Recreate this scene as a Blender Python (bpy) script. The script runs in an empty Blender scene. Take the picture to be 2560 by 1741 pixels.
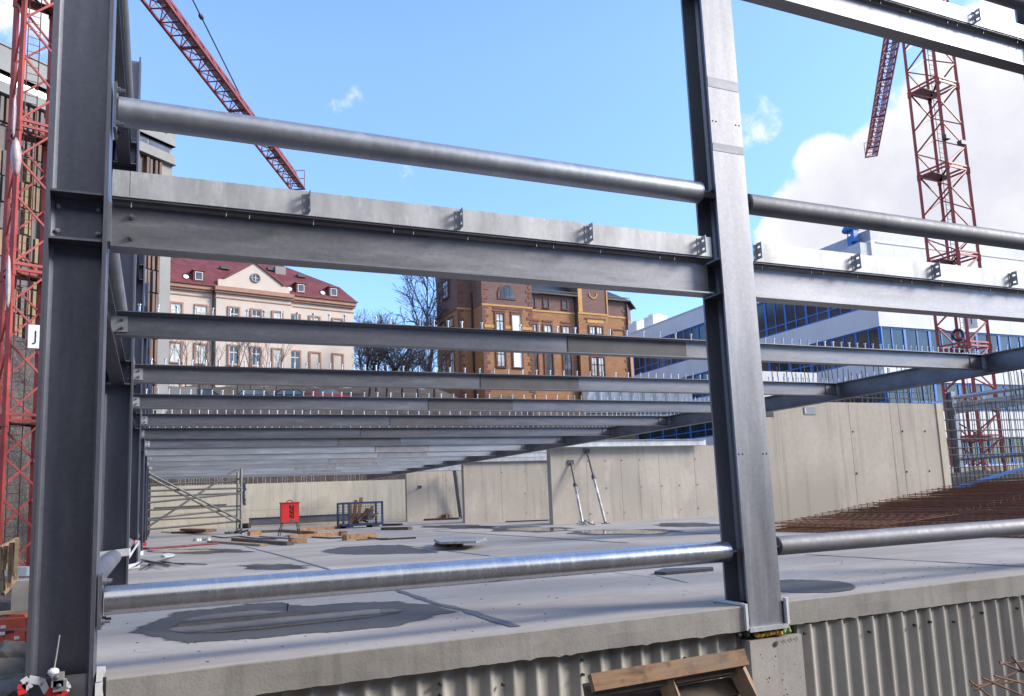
import bpy, bmesh, math, random
from mathutils import Vector, Matrix
rnd = random.Random(7)
S = bpy.context.scene
COL = S.collection
V = Vector
# ------------------------------------------------------------------ camera geometry (solved from the photograph's vanishing points)
F0, YAW, PIT, ROL, CX, CY = 2033.97, 0.4247791, 0.1407058, -0.0421853, 1308.47, 962.78
EYE = V((0, 0, 1.0))                                   # eye one metre above the slab top (z = 0)
FW = V((math.sin(YAW)*math.cos(PIT), math.cos(YAW)*math.cos(PIT), math.sin(PIT)))
_r = V((math.cos(YAW), -math.sin(YAW), 0)); _u = _r.cross(FW)
RT = math.cos(ROL)*_r + math.sin(ROL)*_u
UP = -math.sin(ROL)*_r + math.cos(ROL)*_u
def ray(x, y): return FW + RT*((x-CX)/F0) - UP*((y-CY)/F0)
def at(x, y, X=None, Y=None, Z=None, D=None):
    d = ray(x, y)
    t = (X-EYE.x)/d.x if X is not None else (Y-EYE.y)/d.y if Y is not None else (Z-EYE.z)/d.z if Z is not None else D
    return EYE + d*t
class Wall:                                            # a vertical plane: u metres along, v metres behind, z up
    def __init__(s, px, py, az):
        a = math.radians(az); s.o = V((px, py, 0)); s.d = V((math.sin(a), math.cos(a), 0)); s.n = V((-s.d.y, s.d.x, 0))
    def p(s, u, v, z): return s.o + s.d*u + s.n*v + V((0, 0, z))
# ------------------------------------------------------------------ mesh builder
class MB:
    def __init__(s): s.v = []; s.f = []; s.m = []; s.sm = []
    def add(s, vs, fs, m=0, smooth=False):
        b = len(s.v); s.v += [tuple(x) for x in vs]
        for f in fs: s.f.append([b+i for i in f]); s.m.append(m); s.sm.append(smooth)
        return s
    def hexa(s, p, m=0):                               # 8 corners: bottom 4 ccw, top 4 ccw
        return s.add(p, [(3,2,1,0),(4,5,6,7),(0,1,5,4),(1,2,6,5),(2,3,7,6),(3,0,4,7)], m)
    def box(s, a, b, m=0):
        x0,x1 = sorted((a[0],b[0])); y0,y1 = sorted((a[1],b[1])); z0,z1 = sorted((a[2],b[2]))
        return s.hexa([(x0,y0,z0),(x1,y0,z0),(x1,y1,z0),(x0,y1,z0),(x0,y0,z1),(x1,y0,z1),(x1,y1,z1),(x0,y1,z1)], m)
    def wbox(s, w, u0, u1, v0, v1, z0, z1, m=0):       # box in a Wall's frame
        return s.hexa([w.p(u0,v0,z0),w.p(u1,v0,z0),w.p(u1,v1,z0),w.p(u0,v1,z0),w.p(u0,v0,z1),w.p(u1,v0,z1),w.p(u1,v1,z1),w.p(u0,v1,z1)], m)
    def bar(s, p, q, w, h, m=0, up=(0,0,1)):
        p=V(p); q=V(q); d=(q-p).normalized(); up=V(up)
        sd=d.cross(up)
        if sd.length<1e-4: sd=d.cross(V((1,0,0)))
        sd.normalize(); uu=sd.cross(d); a=sd*w/2; b=uu*h/2
        return s.hexa([p-a-b,p+a-b,q+a-b,q-a-b,p-a+b,p+a+b,q+a+b,q-a+b], m)
    def tube(s, p, q, r, n=10, m=0, r2=None, caps=True, smooth=True):
        p=V(p); q=V(q); r2=r if r2 is None else r2; d=(q-p).normalized()
        a=d.orthogonal().normalized(); b=d.cross(a); vs=[]
        for c,rr in ((p,r),(q,r2)):
            for i in range(n):
                t=2*math.pi*i/n; vs.append(c+a*rr*math.cos(t)+b*rr*math.sin(t))
        s.add(vs,[(i,(i+1)%n,n+(i+1)%n,n+i) for i in range(n)],m,smooth)
        if caps:
            s.add(vs[:n],[tuple(reversed(range(n)))],m); s.add(vs[n:],[tuple(range(n))],m)
        return s
    def prism(s, pts, ext, m=0, smooth=False):         # planar polygon pushed along ext
        pts=[V(p) for p in pts]; e=V(ext); n=len(pts)
        nrm=V((0,0,0))
        for i in range(n): nrm+=(pts[i]-pts[0]).cross(pts[(i+1)%n]-pts[0])
        if nrm.dot(e)>0: pts=list(reversed(pts))
        vs=pts+[p+e for p in pts]
        s.add(vs,[tuple(range(n)),tuple(reversed(range(n,2*n)))],m)
        return s.add(vs,[(i,n+i,n+(i+1)%n,(i+1)%n) for i in range(n)],m,smooth)
    def lathe(s, c, prof, n=12, axis=(0,0,1), m=0):
        c=V(c); d=V(axis).normalized(); a=d.orthogonal().normalized(); b=d.cross(a); vs=[]
        for (r,z) in prof:
            for i in range(n):
                t=2*math.pi*i/n; vs.append(c+d*z+a*r*math.cos(t)+b*r*math.sin(t))
        fs=[]
        for k in range(len(prof)-1):
            for i in range(n): fs.append((k*n+i,k*n+(i+1)%n,(k+1)*n+(i+1)%n,(k+1)*n+i))
        s.add(vs,fs,m,True)
        s.add(vs[:n],[tuple(reversed(range(n)))],m); s.add(vs[-n:],[tuple(range(n))],m); return s
    def path(s, pts, r, n=6, m=0):
        for a,b in zip(pts[:-1],pts[1:]): s.tube(a,b,r,n,m)
        return s
    def build(s, name, mats, parent=None, origin=None):
        if not isinstance(mats,(list,tuple)): mats=[mats]
        me=bpy.data.meshes.new(name); o=bpy.data.objects.new(name,me); COL.objects.link(o)
        if parent is not None: org=V(parent['_o']); o.parent=parent
        elif origin is not None: org=V(origin); o.location=org
        else:
            xs=[v[0] for v in s.v]; ys=[v[1] for v in s.v]; zs=[v[2] for v in s.v]
            org=V(((min(xs)+max(xs))/2,(min(ys)+max(ys))/2,min(zs))); o.location=org
        o['_o']=tuple(org)
        me.from_pydata([tuple(V(v)-org) for v in s.v],[],s.f); me.validate(); me.update()
        for mm in mats: me.materials.append(mm)
        if len(me.polygons)==len(s.f):
            me.polygons.foreach_set('material_index',s.m); me.polygons.foreach_set('use_smooth',s.sm)
        return o
def tag(o, label=None, cat=None, group=None, kind=None):
    if label: o['label']=label
    if cat: o['category']=cat
    if group: o['group']=group
    if kind: o['kind']=kind
    return o
def thing(name, loc, label, cat, group=None):
    o=bpy.data.objects.new(name,None); COL.objects.link(o); o.location=loc; o['_o']=tuple(loc); o.empty_display_size=.2
    return tag(o,label,cat,group)
def copy_tree(o, parent=None):
    c=o.copy(); COL.objects.link(c); c.parent=parent
    for ch in [x for x in o.children]: copy_tree(ch,c)
    return c
def inst(src, parent, loc):                            # a further part sharing src's mesh, moved to world loc
    c=src.copy(); COL.objects.link(c); c.parent=parent; c.location=V(loc)-V(parent['_o']); return c
# ------------------------------------------------------------------ materials
def mat(name):
    m=bpy.data.materials.new(name); m.use_nodes=True; nt=m.node_tree; b=nt.nodes['Principled BSDF']; return m,nt,b
def N(nt,t,**k):
    n=nt.nodes.new(t)
    for a,v in k.items():
        if a in n.inputs: n.inputs[a].default_value=v
        else: setattr(n,a,v)
    return n
def coords(nt, scale=(1,1,1), world=False):
    L=nt.links
    mp=N(nt,'ShaderNodeMapping'); mp.inputs['Scale'].default_value=scale
    if world:
        g=N(nt,'ShaderNodeNewGeometry'); L.new(g.outputs['Position'],mp.inputs['Vector']); return mp.outputs[0]
    tc=N(nt,'ShaderNodeTexCoord'); oi=N(nt,'ShaderNodeObjectInfo'); mul=N(nt,'ShaderNodeMath',operation='MULTIPLY'); mul.inputs[1].default_value=37.0
    L.new(oi.outputs['Random'],mul.inputs[0]); ad=N(nt,'ShaderNodeVectorMath',operation='ADD')
    L.new(tc.outputs['Object'],ad.inputs[0]); L.new(mul.outputs[0],ad.inputs[1]); L.new(ad.outputs[0],mp.inputs['Vector']); return mp.outputs[0]
def noise(nt,vec,scale,detail=5,rough=.6):
    n=N(nt,'ShaderNodeTexNoise'); n.inputs['Scale'].default_value=scale; n.inputs['Detail'].default_value=detail; n.inputs['Roughness'].default_value=rough
    nt.links.new(vec,n.inputs['Vector']); return n.outputs['Fac']
def ramp(nt,fac,stops):
    r=N(nt,'ShaderNodeValToRGB'); e=r.color_ramp.elements
    while len(e)<len(stops): e.new(.5)
    for i,(p,c) in enumerate(stops): e[i].position=p; e[i].color=(c[0],c[1],c[2],1) if not isinstance(c,(int,float)) else (c,c,c,1)
    nt.links.new(fac,r.inputs[0]); return r.outputs['Color']
def mixc(nt,fac,a,b,mode='MIX'):
    n=N(nt,'ShaderNodeMix',data_type='RGBA',blend_type=mode)
    for i,x in ((6,a),(7,b)):
        if isinstance(x,(tuple,list)): n.inputs[i].default_value=(*x,1)
        else: nt.links.new(x,n.inputs[i])
    if isinstance(fac,(int,float)): n.inputs[0].default_value=fac
    else: nt.links.new(fac,n.inputs[0])
    return n.outputs[2]
def bump(nt,b,h,strength=.3,dist=.01):
    n=N(nt,'ShaderNodeBump'); n.inputs['Strength'].default_value=strength; n.inputs['Distance'].default_value=dist
    nt.links.new(h,n.inputs['Height']); nt.links.new(n.outputs[0],b.inputs['Normal'])
def sc(c,k): return tuple(min(1,x*k) for x in c)
def galv(name,col,metal=.75,r0=.35,r1=.55,contrast=.25,streak=(1,1,1),spangle=40,smudge=.4,vary=.22):
    m,nt,b=mat(name); L=nt.links; v=coords(nt); vs=coords(nt,streak)
    big=noise(nt,vs,1.1,6,.6); fine=noise(nt,v,22,5,.65); mid=noise(nt,vs,5,5,.7)
    vo=N(nt,'ShaderNodeTexVoronoi',feature='SMOOTH_F1'); vo.inputs['Scale'].default_value=spangle; L.new(v,vo.inputs['Vector'])
    c1=ramp(nt,big,[(.3,sc(col,1-contrast)),(.5,col),(.7,sc(col,1+contrast))])
    bw=N(nt,'ShaderNodeRGBToBW'); L.new(vo.outputs['Color'],bw.inputs[0]); c2=mixc(nt,.12,c1,bw.outputs[0],'SOFT_LIGHT')
    c3=mixc(nt,ramp(nt,mid,[(.56,0),(.74,smudge)]),c2,sc(col,1.55))          # pale zinc bloom and scuffs
    c3=mixc(nt,ramp(nt,noise(nt,vs,9,4,.75),[(.60,0),(.74,smudge*.8)]),c3,sc(col,.5))
    oi=N(nt,'ShaderNodeObjectInfo'); mr=N(nt,'ShaderNodeMapRange'); mr.inputs[3].default_value=1-vary; mr.inputs[4].default_value=1+vary; L.new(oi.outputs['Random'],mr.inputs[0])
    hs=N(nt,'ShaderNodeHueSaturation'); L.new(mr.outputs[0],hs.inputs['Value']); L.new(c3,hs.inputs['Color'])
    L.new(hs.outputs[0],b.inputs['Base Color']); b.inputs['Metallic'].default_value=metal
    L.new(ramp(nt,mid,[(.3,r0),(.7,r1)]),b.inputs['Roughness'])
    bump(nt,b,mid,.04,.004); return m
def concrete(name,col,rough=.85,contrast=.22,spots=.5,streak=(1,1,1),bmp=.25,big=.55,world=True,tint=None,spec=.4,drip=0,patchy=None):
    m,nt,b=mat(name); L=nt.links; v=coords(nt,(1,1,1),world); vs=coords(nt,streak,world)
    n1=noise(nt,vs,big,7,.62); n2=noise(nt,v,7,6,.65); n3=noise(nt,v,60,3,.5)
    c=ramp(nt,n1,[(.28,sc(col,1-contrast)),(.5,col),(.7,sc(col,1+contrast*.8))])
    if tint: c=mixc(nt,ramp(nt,noise(nt,v,.35,4,.5),[(.45,0),(.62,.7)]),c,tint)
    c=mixc(nt,ramp(nt,n2,[(.45,0),(.7,.35)]),c,sc(col,.72))
    vo=N(nt,'ShaderNodeTexVoronoi',feature='F1'); vo.inputs['Scale'].default_value=9; L.new(v,vo.inputs['Vector'])
    spot=ramp(nt,vo.outputs['Distance'],[(.02,spots),(.085,0)])
    gate=ramp(nt,n2,[(.5,0),(.56,1)])
    mm=N(nt,'ShaderNodeMath',operation='MULTIPLY'); L.new(spot,mm.inputs[0]); L.new(gate,mm.inputs[1])
    c=mixc(nt,mm.outputs[0],c,sc(col,.3))
    if patchy: c=mixc(nt,ramp(nt,noise(nt,coords(nt,(.5,1.4,1),world),.55,6,.65),[(.47,0),(.62,.75)]),c,patchy); c=mixc(nt,ramp(nt,noise(nt,coords(nt,(.8,2.6,1),world),1.4,6,.7),[(.54,0),(.68,.45)]),c,sc(col,1.22))
    if drip:
        vd=coords(nt,(4.5,4.5,.22),world); c=mixc(nt,ramp(nt,noise(nt,vd,1.0,4,.6),[(.53,0),(.66,drip)]),c,sc(col,.38))
        c=mixc(nt,ramp(nt,noise(nt,coords(nt,(1.3,1.3,.5),world),1.0,6,.7),[(.55,0),(.70,.5)]),c,sc(col,1.3))
    c=mixc(nt,ramp(nt,n3,[(.4,0),(.75,.18)]),c,sc(col,.6))
    L.new(c,b.inputs['Base Color']); b.inputs['Roughness'].default_value=rough; b.inputs['Specular IOR Level'].default_value=spec
    h=N(nt,'ShaderNodeMath',operation='ADD'); L.new(n2,h.inputs[0]); L.new(n3,h.inputs[1]); bump(nt,b,h.outputs[0],bmp,.006); return m
def plain(name,col,rough=.6,metal=0,contrast=.15,scale=3,bmp=0,world=False,streak=(1,1,1)):
    m,nt,b=mat(name); v=coords(nt,streak,world); n=noise(nt,v,scale,5,.6)
    nt.links.new(ramp(nt,n,[(.3,sc(col,1-contrast)),(.7,sc(col,1+contrast))]),b.inputs['Base Color'])
    b.inputs['Roughness'].default_value=rough; b.inputs['Metallic'].default_value=metal
    if bmp: bump(nt,b,noise(nt,v,scale*6,3,.5),bmp,.01)
    return m
def wood(name,col,contrast=.35,rough=.8):
    m,nt,b=mat(name); v=coords(nt,(1.2,16,16)); v2=coords(nt,(1,1,1)); g=noise(nt,v,2.2,6,.65); n=noise(nt,v2,5,6,.7)
    c=ramp(nt,g,[(.3,sc(col,1-contrast*1.3)),(.5,col),(.7,sc(col,1+contrast))])
    c=mixc(nt,ramp(nt,n,[(.5,0),(.68,.8)]),c,sc(col,.33)); c=mixc(nt,ramp(nt,noise(nt,v2,1.7,4,.6),[(.5,0),(.65,.5)]),c,(.17,.155,.14))
    nt.links.new(c,b.inputs['Base Color']); b.inputs['Roughness'].default_value=rough; b.inputs['Specular IOR Level'].default_value=.2; bump(nt,b,g,.35,.004); return m
def glass(name,col,rough=.06):
    m,nt,b=mat(name); v=coords(nt); n=noise(nt,v,.6,3,.5)
    nt.links.new(ramp(nt,n,[(.35,sc(col,.5)),(.65,sc(col,1.5))]),b.inputs['Base Color']); b.inputs['Roughness'].default_value=rough
    b.inputs['Specular IOR Level'].default_value=.7
    return m
M={}
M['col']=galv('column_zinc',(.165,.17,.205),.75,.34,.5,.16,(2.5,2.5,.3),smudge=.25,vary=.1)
M['col_lit']=galv('sunlit_column_zinc',(.26,.26,.28),.7,.38,.52,.22,(2.5,2.5,.25),smudge=.35,vary=.05)  # column zinc again, with the sunlit brightness put into its colour
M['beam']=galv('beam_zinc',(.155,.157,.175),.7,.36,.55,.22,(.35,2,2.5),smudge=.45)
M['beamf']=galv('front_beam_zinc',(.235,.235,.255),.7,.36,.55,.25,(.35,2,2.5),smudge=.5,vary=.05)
M['beam_lit']=galv('lit_beam_zinc',(.29,.29,.30),.65,.36,.55,.2,(.35,2,2.5),smudge=.4)  # copy of the beam zinc for far beams, their light painted into the colour
M['dull']=galv('dull_zinc',(.17,.175,.195),.6,.45,.62,.12,(.5,2,2),smudge=.2)
M['brk']=galv('bracket_zinc',(.36,.39,.43),.3,.5,.6,.1)
M['bright']=galv('bright_zinc',(.39,.392,.40),.4,.45,.6,.26,(3.5,3.5,1.0),30,.55,.1)
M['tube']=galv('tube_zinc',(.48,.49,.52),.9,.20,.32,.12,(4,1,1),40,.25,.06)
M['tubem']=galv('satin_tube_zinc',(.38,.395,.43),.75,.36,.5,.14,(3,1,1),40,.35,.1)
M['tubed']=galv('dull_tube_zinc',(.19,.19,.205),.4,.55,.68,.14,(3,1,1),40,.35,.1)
M['stud']=galv('stud_zinc',(.55,.56,.58),.8,.3,.45,.1)
M['bolt']=galv('bolt_zinc',(.16,.16,.18),.7,.4,.55,.2)
M['patch_lit']=plain('lit_coating',(.20,.20,.205),.6,.2,.2)  # grey coating lightened to match the light painted into the far beams
M['redj']=plain('jib_red',(.22,.038,.040),.55,0,.3,1.5)  # main jibs, darker than the mast red
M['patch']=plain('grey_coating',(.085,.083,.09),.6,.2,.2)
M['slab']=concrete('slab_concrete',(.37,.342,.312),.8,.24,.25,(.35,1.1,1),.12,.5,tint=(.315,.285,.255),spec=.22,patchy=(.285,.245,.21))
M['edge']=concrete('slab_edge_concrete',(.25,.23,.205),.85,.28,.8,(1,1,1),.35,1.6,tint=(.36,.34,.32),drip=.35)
M['corr']=concrete('ribbed_concrete',(.36,.335,.30),.85,.2,.9,(3,3,.25),.3,1.6,drip=.5)
M['pier']=concrete('pier_concrete',(.34,.315,.29),.85,.22,1,(1,1,.7),.35,1.6,drip=.45)
M['wall']=concrete('wall_concrete',(.42,.37,.315),.85,.24,.7,(1,1,.3),.2,.5,tint=(.33,.295,.255),drip=.3)
M['wallfar']=concrete('wall_concrete_pale',(.50,.445,.35),.85,.18,.5,(1,1,.5),.2,.4,drip=.25)
M['wet']=concrete('wet_concrete',(.085,.08,.078),.6,.25,.3,(1,1,1),.1,1.2,spec=.18)
M['hole']=plain('dark_recess',(.02,.02,.02),.9)
M['joint']=plain('wet_joint',(.10,.10,.105),.6,world=True)
M['foam']=plain('yellow_foam',(.62,.36,.06),.9,0,.3,20,.6)
M['gfoam']=plain('green_foam',(.25,.38,.13),.9,0,.3,20,.6)
M['white']=plain('white_foam',(.55,.55,.55),.8,0,.08,12,.2)
M['filmp']=plain('pinkish_film',(.46,.34,.34),.35,0,.2,6,.3)
M['stone']=plain('dirty_stone',(.11,.098,.088),.9,0,.35,5,.5)
M['film']=plain('white_film',(.62,.61,.60),.35,0,.1,6,.3)
M['tapew']=plain('tape_white',(.55,.55,.57),.45); M['taper']=plain('tape_red',(.62,.03,.03),.45)
M['red']=plain('crane_red',(.34,.05,.038),.5,0,.3,1.2); M['redd']=plain('crane_dark_red',(.13,.035,.032),.55,0,.25,2)
M['boxred']=plain('box_red',(.60,.03,.03),.45,0,.1); M['fred']=plain('formwork_red',(.55,.09,.045),.5,0,.3,2)
M['black']=plain('black_steel',(.025,.025,.028),.5); M['dsteel']=plain('dark_steel',(.07,.07,.075),.5,.4)
M['blue']=plain('cage_blue',(.015,.045,.13),.5); M['bblue']=plain('frame_blue',(.04,.165,.50),.45,0,.08)
M['propg']=plain('prop_grey',(.36,.35,.33),.5,.5,.35,5); M['scaf']=galv('scaffold_steel',(.22,.21,.19),.5,.45,.6,.2)
M['rust']=plain('rusty_rebar',(.15,.065,.038),.85,0,.4,6,world=True); M['rebar']=plain('grey_rebar',(.085,.08,.08),.7,.3,.3,5)
M['wood']=wood('raw_timber',(.34,.23,.14),.2); M['woodo']=wood('orange_timber',(.30,.165,.08),.25); M['woodd']=wood('weathered_timber',(.13,.10,.075),.25); M['woodb']=wood('brown_timber',(.24,.145,.085),.2)
M['green']=plain('green_plastic',(.02,.32,.08),.5); M['ramp']=concrete('stained_ramp_concrete',(.14,.105,.085),.9,.3,.5,(1,1,1),.2,.8)
M['hose']=plain('red_hose',(.20,.03,.03),.5)
M['navy']=plain('navy_cloth',(.02,.03,.09),.9)
# ================================================================== THE STEEL FRAME
def isec(mb, a, b, h, w, tf, tw, side, m=0):
    """I profile from a to b (a, b on the profile's centre line); 'side' = direction across the flanges"""
    a=V(a); b=V(b); d=(b-a).normalized(); sd=V(side).normalized(); up=sd.cross(d)
    if abs(up.z)>.5 and up.z<0: up=-up
    f=min(.018,tf*1.6); H=h/2; W=w/2; T=tw/2
    half=[(W,H),(W,H-tf),(T+f,H-tf),(T,H-tf-f),(T,-H+tf+f),(T+f,-H+tf),(W,-H+tf),(W,-H)]
    pts=half+[(-x,y) for x,y in reversed(half)]
    mb.prism([a+sd*x+up*y for x,y in pts], b-a, m)
    return mb
Z1T, Z1B, Z2T, Z2B = 3.18, 2.83, 6.42, 6.07           # floor beams: top and soffit of both storeys
YC = 6.09                                              # centre line of the front row
COLY=[6.09,12.66,19.08,25.5,31.9,38.3,44.7,51.1]
XL=-.528                                               # centre line of the side row
CTOP=7.75
def bolt_mb(p, ax, r=.016, l=.016):
    mb=MB(); p=V(p); ax=V(ax).normalized()
    mb.tube(p,p+ax*l,r,6,smooth=False); mb.tube(p+ax*l,p+ax*(l+.012),r*.55,6,smooth=False); return mb
def side_column(y, label, first=False):
    t=thing('steel_column',(XL,y,-.35 if first else 0),label,'steel column','columns of the left side row')
    zb=-.75 if first else -.02
    mb=MB(); isec(mb,(XL,y,zb),(XL,y,CTOP),.366,.315,.024,.014,(0,1,0))
    # the profile's 'height' must lie along X: rebuild with explicit axes
    mb=MB(); H=.183; W=.158; tf=.024; T=.007; f=.022
    half=[(H,W),(H-tf,W),(H-tf,T+f),(H-tf-f,T),(-H+tf+f,T),(-H+tf,T+f),(-H+tf,W),(-H,W)]
    pts=[(XL+x,y+yy,zb) for x,yy in half]+[(XL+x,y-yy,zb) for x,yy in reversed(half)]
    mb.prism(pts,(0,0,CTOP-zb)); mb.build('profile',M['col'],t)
    for z in (Z1T-.012,Z1B+.012,Z2T-.012,Z2B+.012):
        MB().box((XL-.158,y-.15,z-.008),(XL+.158,y-.0085,z+.008)).build('stiffener',M['beam'],t)
    for zz in (Z1T,Z2T):
        for k in (.08,.25):
            bolt_mb((XL+.12,y-.0075,zz-k),(0,-1,0)).build('bolt',M['bright'],t)
            bolt_mb((XL-.12,y-.0075,zz-k),(0,-1,0)).build('bolt',M['bright'],t)
    return t
side_names=['wide steel corner column nearest the camera, wrapped in tape at its foot','second steel column of the left row, behind the corner column','third steel column of the left row, with red and white tape at its foot','fourth steel column of the left row, with a white strip at its foot','fifth steel column of the left row, beside the scaffold','sixth steel column of the left row, hidden behind the scaffold poles','seventh steel column of the left row, deep under the beams','last steel column of the left row, against the far wall']
side_cols=[]
for i,(y,l) in enumerate(zip(COLY,side_names)):
    t=side_column(y,l,i==0); side_cols.append(t)
t=side_cols[0]
MB().box((XL-.158,YC-.150,-.75),(XL+.158,YC-.13,.045)).build('base_cover',M['beam'],t)
for zz in (Z1T,):
    MB().box((XL+.184,YC-.09,2.86),(XL+.204,YC+.09,3.14)).build('end_plate',M['dull'],t)
# front row column, flanges to the street
def front_column(x, label):
    t=thing('steel_column',(x,YC,-.2),label,'steel column','columns of the front row')
    H=.163; W=.1845; tf=.022; T=.007; f=.022; zb=-.185; y=YC
    half=[(W,H),(W,H-tf),(T+f,H-tf),(T,H-tf-f),(T,-H+tf+f),(T+f,-H+tf),(W,-H+tf),(W,-H)]
    pts=[(x+a,y+b,zb) for a,b in half]+[(x-a,y+b,zb) for a,b in reversed(half)]
    MB().prism(pts,(0,0,CTOP-zb)).build('profile',M['col_lit'],t)
    MB().box((x-.215,y-.20,-.222),(x+.215,y+.19,-.1855)).build('base_plate',M['bright'],t)
    for z in (Z1T-.012,Z1B+.012,Z2T-.012,Z2B+.012,3.85,.467):
        MB().box((x-.18,y-.14,z-.007),(x-.0085,y+.14,z+.007)).build('stiffener',M['beam'],t)
        MB().box((x+.0085,y-.14,z-.007),(x+.18,y+.14,z+.007)).build('stiffener',M['beam'],t)
    return t
XR=4.946
rc=front_column(XR,'bright steel column standing in the notched slab edge, right of centre')
yf=YC-.163
for z,dz in ((4.92,.05),(4.26,.04)):
    MB().box((XR-.183,yf-.003,z-dz),(XR+.183,yf,z+dz)).build('painted_band',M['dull'],rc)
for z in (4.52,1.33):
    for dx in (-.16,-.12,.115,.155):
        MB().tube((XR+dx,yf-.002,z),(XR+dx,yf+.001,z),.008,8).build('bolt_hole',M['hole'],rc)
front_column(10.25,'next front column to the right of the bright one, past the picture edge')
# ---- parapet angles
def bracket_mb(x, y, zb, zt):
    mb=MB(); d=.075
    mb.box((x-.045,y-.005,zb),(x,y,zt))                          # leg against the plate
    y1=y-d; z0=zb+.005; z1=zt+.012; w=.005
    # projecting leg with two slots
    mb.box((x-w,y1,z0),(x,y1+.02,z1)); mb.box((x-w,y-.02,z0),(x,y-.005,z1))
    hh=(z1-z0); 
    for a,b in ((0,.17),(.31,.66),(.80,1)): mb.box((x-w,y1+.02,z0+hh*a),(x,y-.02,z0+hh*b))
    return mb
def front_beam(name,x0,x1,zt,zb,label,brk,seams):
    t=thing(name,((x0+x1)/2,YC,zb),label,'steel beam','beams of the street front')
    yb=6.075; h=zt-zb
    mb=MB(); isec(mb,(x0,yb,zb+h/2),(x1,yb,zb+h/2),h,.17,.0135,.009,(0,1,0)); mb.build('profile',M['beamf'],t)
    mb=MB(); xs=[x0-.0]+seams+[x1]
    for a,b in zip(xs[:-1],xs[1:]): mb.box((a+.002,yb-.097,zt+.003),(b-.002,yb-.091,zt+.19))
    mb.box((x0,yb-.097,zt+.0005),(x1,yb+.02,zt+.0028))
    mb.build('parapet_plate',M['bright'],t)
    for x in brk: bracket_mb(x,yb-.0975,zt+.012,zt+.165).build('bracket',M['brk'],t)
    x=x0+.12; k=0
    while x<x1-.15:
        for q in ((0,),(0,.16))[k%2]:
            MB().tube((x+q,yb-.062,zt-.0135),(x+q,yb-.062,zt-.026),.011,6,smooth=False).tube((x+q,yb-.062,zt-.026),(x+q,yb-.062,zt-.058),.005,6).build('bolt',M['bolt'],t)
        x+=.62; k+=1
    return t
def px_x(px,py): return at(px,py,Y=5.975).x
b1=front_beam('front_beam',-.325,4.70,Z1T,Z1B,'lower left front beam with a parapet plate, between the corner column and the bright column',
    [px_x(773,510),px_x(1151,555),px_x(1474,590),px_x(1754,620)],[px_x(325,455),px_x(773,510),px_x(1151,555),px_x(1474,590)])
for z in (3.07,2.92): bolt_mb((-.20,6.07,z),(0,-1,0),.02,.02).build('end_bolt',M['dull'],b1)
b2=front_beam('front_beam',5.19,10.2,Z1T,Z1B,'lower right front beam with a sunlit parapet plate, right of the bright column',
    [px_x(1893,633),px_x(2140,663),px_x(2338,684),px_x(2530,705)],[px_x(2140,663),px_x(2345,684)])
b3=front_beam('front_beam',5.19,10.2,Z2T,Z2B,'upper right front beam crossing the top right corner of the picture',
    [at(2437,38,Y=5.975).x],[7.9])
b4=front_beam('front_beam',-.325,4.70,Z2T,Z2B,'upper left front beam just above the picture edge',[1.2,3.0],[2.4])
# ---- rail tubes
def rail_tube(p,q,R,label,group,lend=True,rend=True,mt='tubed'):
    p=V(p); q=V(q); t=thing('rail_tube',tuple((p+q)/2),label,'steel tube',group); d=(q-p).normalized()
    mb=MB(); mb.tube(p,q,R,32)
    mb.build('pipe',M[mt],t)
    if lend:
        sd=d.cross(V((0,0,1)))
        a=p-d*.030; mb=MB(); mb.bar(a,p-d*.012,.22,.34); mb.build('end_plate',M['beam'],t)
        for s in (-1,1):
            for zz in (-1,1):
                c=p-d*.012+sd*.075*s+V((0,0,.125*zz)); mb=MB(); mb.tube(c,c+d*.02,.02,6,smooth=False); mb.tube(c+d*.02,c+d*.05,.011,6,smooth=False); mb.build('bolt',M['dull'],t)
    if rend:
        mb=MB(); mb.lathe(q,[(R*1.0,0),(R*.97,.006),(R*.9,.012)],24,d); mb.build('end_cap',M['beam'],t)
        mb=MB(); mb.bar(q,q+d*.25,.12,.014); mb.build('tab',M['bright'],t)
    return t
YT=6.085
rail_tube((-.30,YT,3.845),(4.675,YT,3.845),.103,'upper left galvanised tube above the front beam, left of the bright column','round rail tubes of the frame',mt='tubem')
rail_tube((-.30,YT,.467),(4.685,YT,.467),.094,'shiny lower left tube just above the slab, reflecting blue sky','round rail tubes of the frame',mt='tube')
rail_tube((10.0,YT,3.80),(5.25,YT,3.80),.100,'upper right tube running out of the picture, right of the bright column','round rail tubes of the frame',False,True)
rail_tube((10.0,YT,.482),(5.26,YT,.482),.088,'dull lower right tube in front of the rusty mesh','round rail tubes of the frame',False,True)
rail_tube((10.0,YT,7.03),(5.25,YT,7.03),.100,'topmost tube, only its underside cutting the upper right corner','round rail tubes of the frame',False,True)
for k in range(6):
    y0,y1=COLY[k]+.02,COLY[k+1]-.02
    nm=['first','second','third','fourth','fifth','sixth'][k]
    for z,w in ((.467,'low'),(3.845,'middle'),(7.06,'top')):
        if k>3 and z>5: continue
        lab={'low':'low tube along the left side, in the %s gap between its columns','middle':'middle tube along the left side, in the %s gap between its columns','top':'top tube along the left side, in the %s gap between its columns'}[w]%nm
        rail_tube((XL,y0,z),(XL,y1-.12,z),.10,lab,'tubes of the left side row',False,True)
    for zt,zb,w in ((Z1T,Z1B,'lower'),(Z2T,Z2B,'upper')):
        t=thing('edge_beam',(XL,(y0+y1)/2,zb),'%s side beam spanning the %s gap of the left column row'%(w,nm),'steel beam','side beams of the left row')
        mb=MB(); isec(mb,(XL,y0,(zt+zb)/2),(XL,y1,(zt+zb)/2),zt-zb,.17,.0135,.009,(1,0,0)); mb.build('profile',M['beam'],t)
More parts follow.
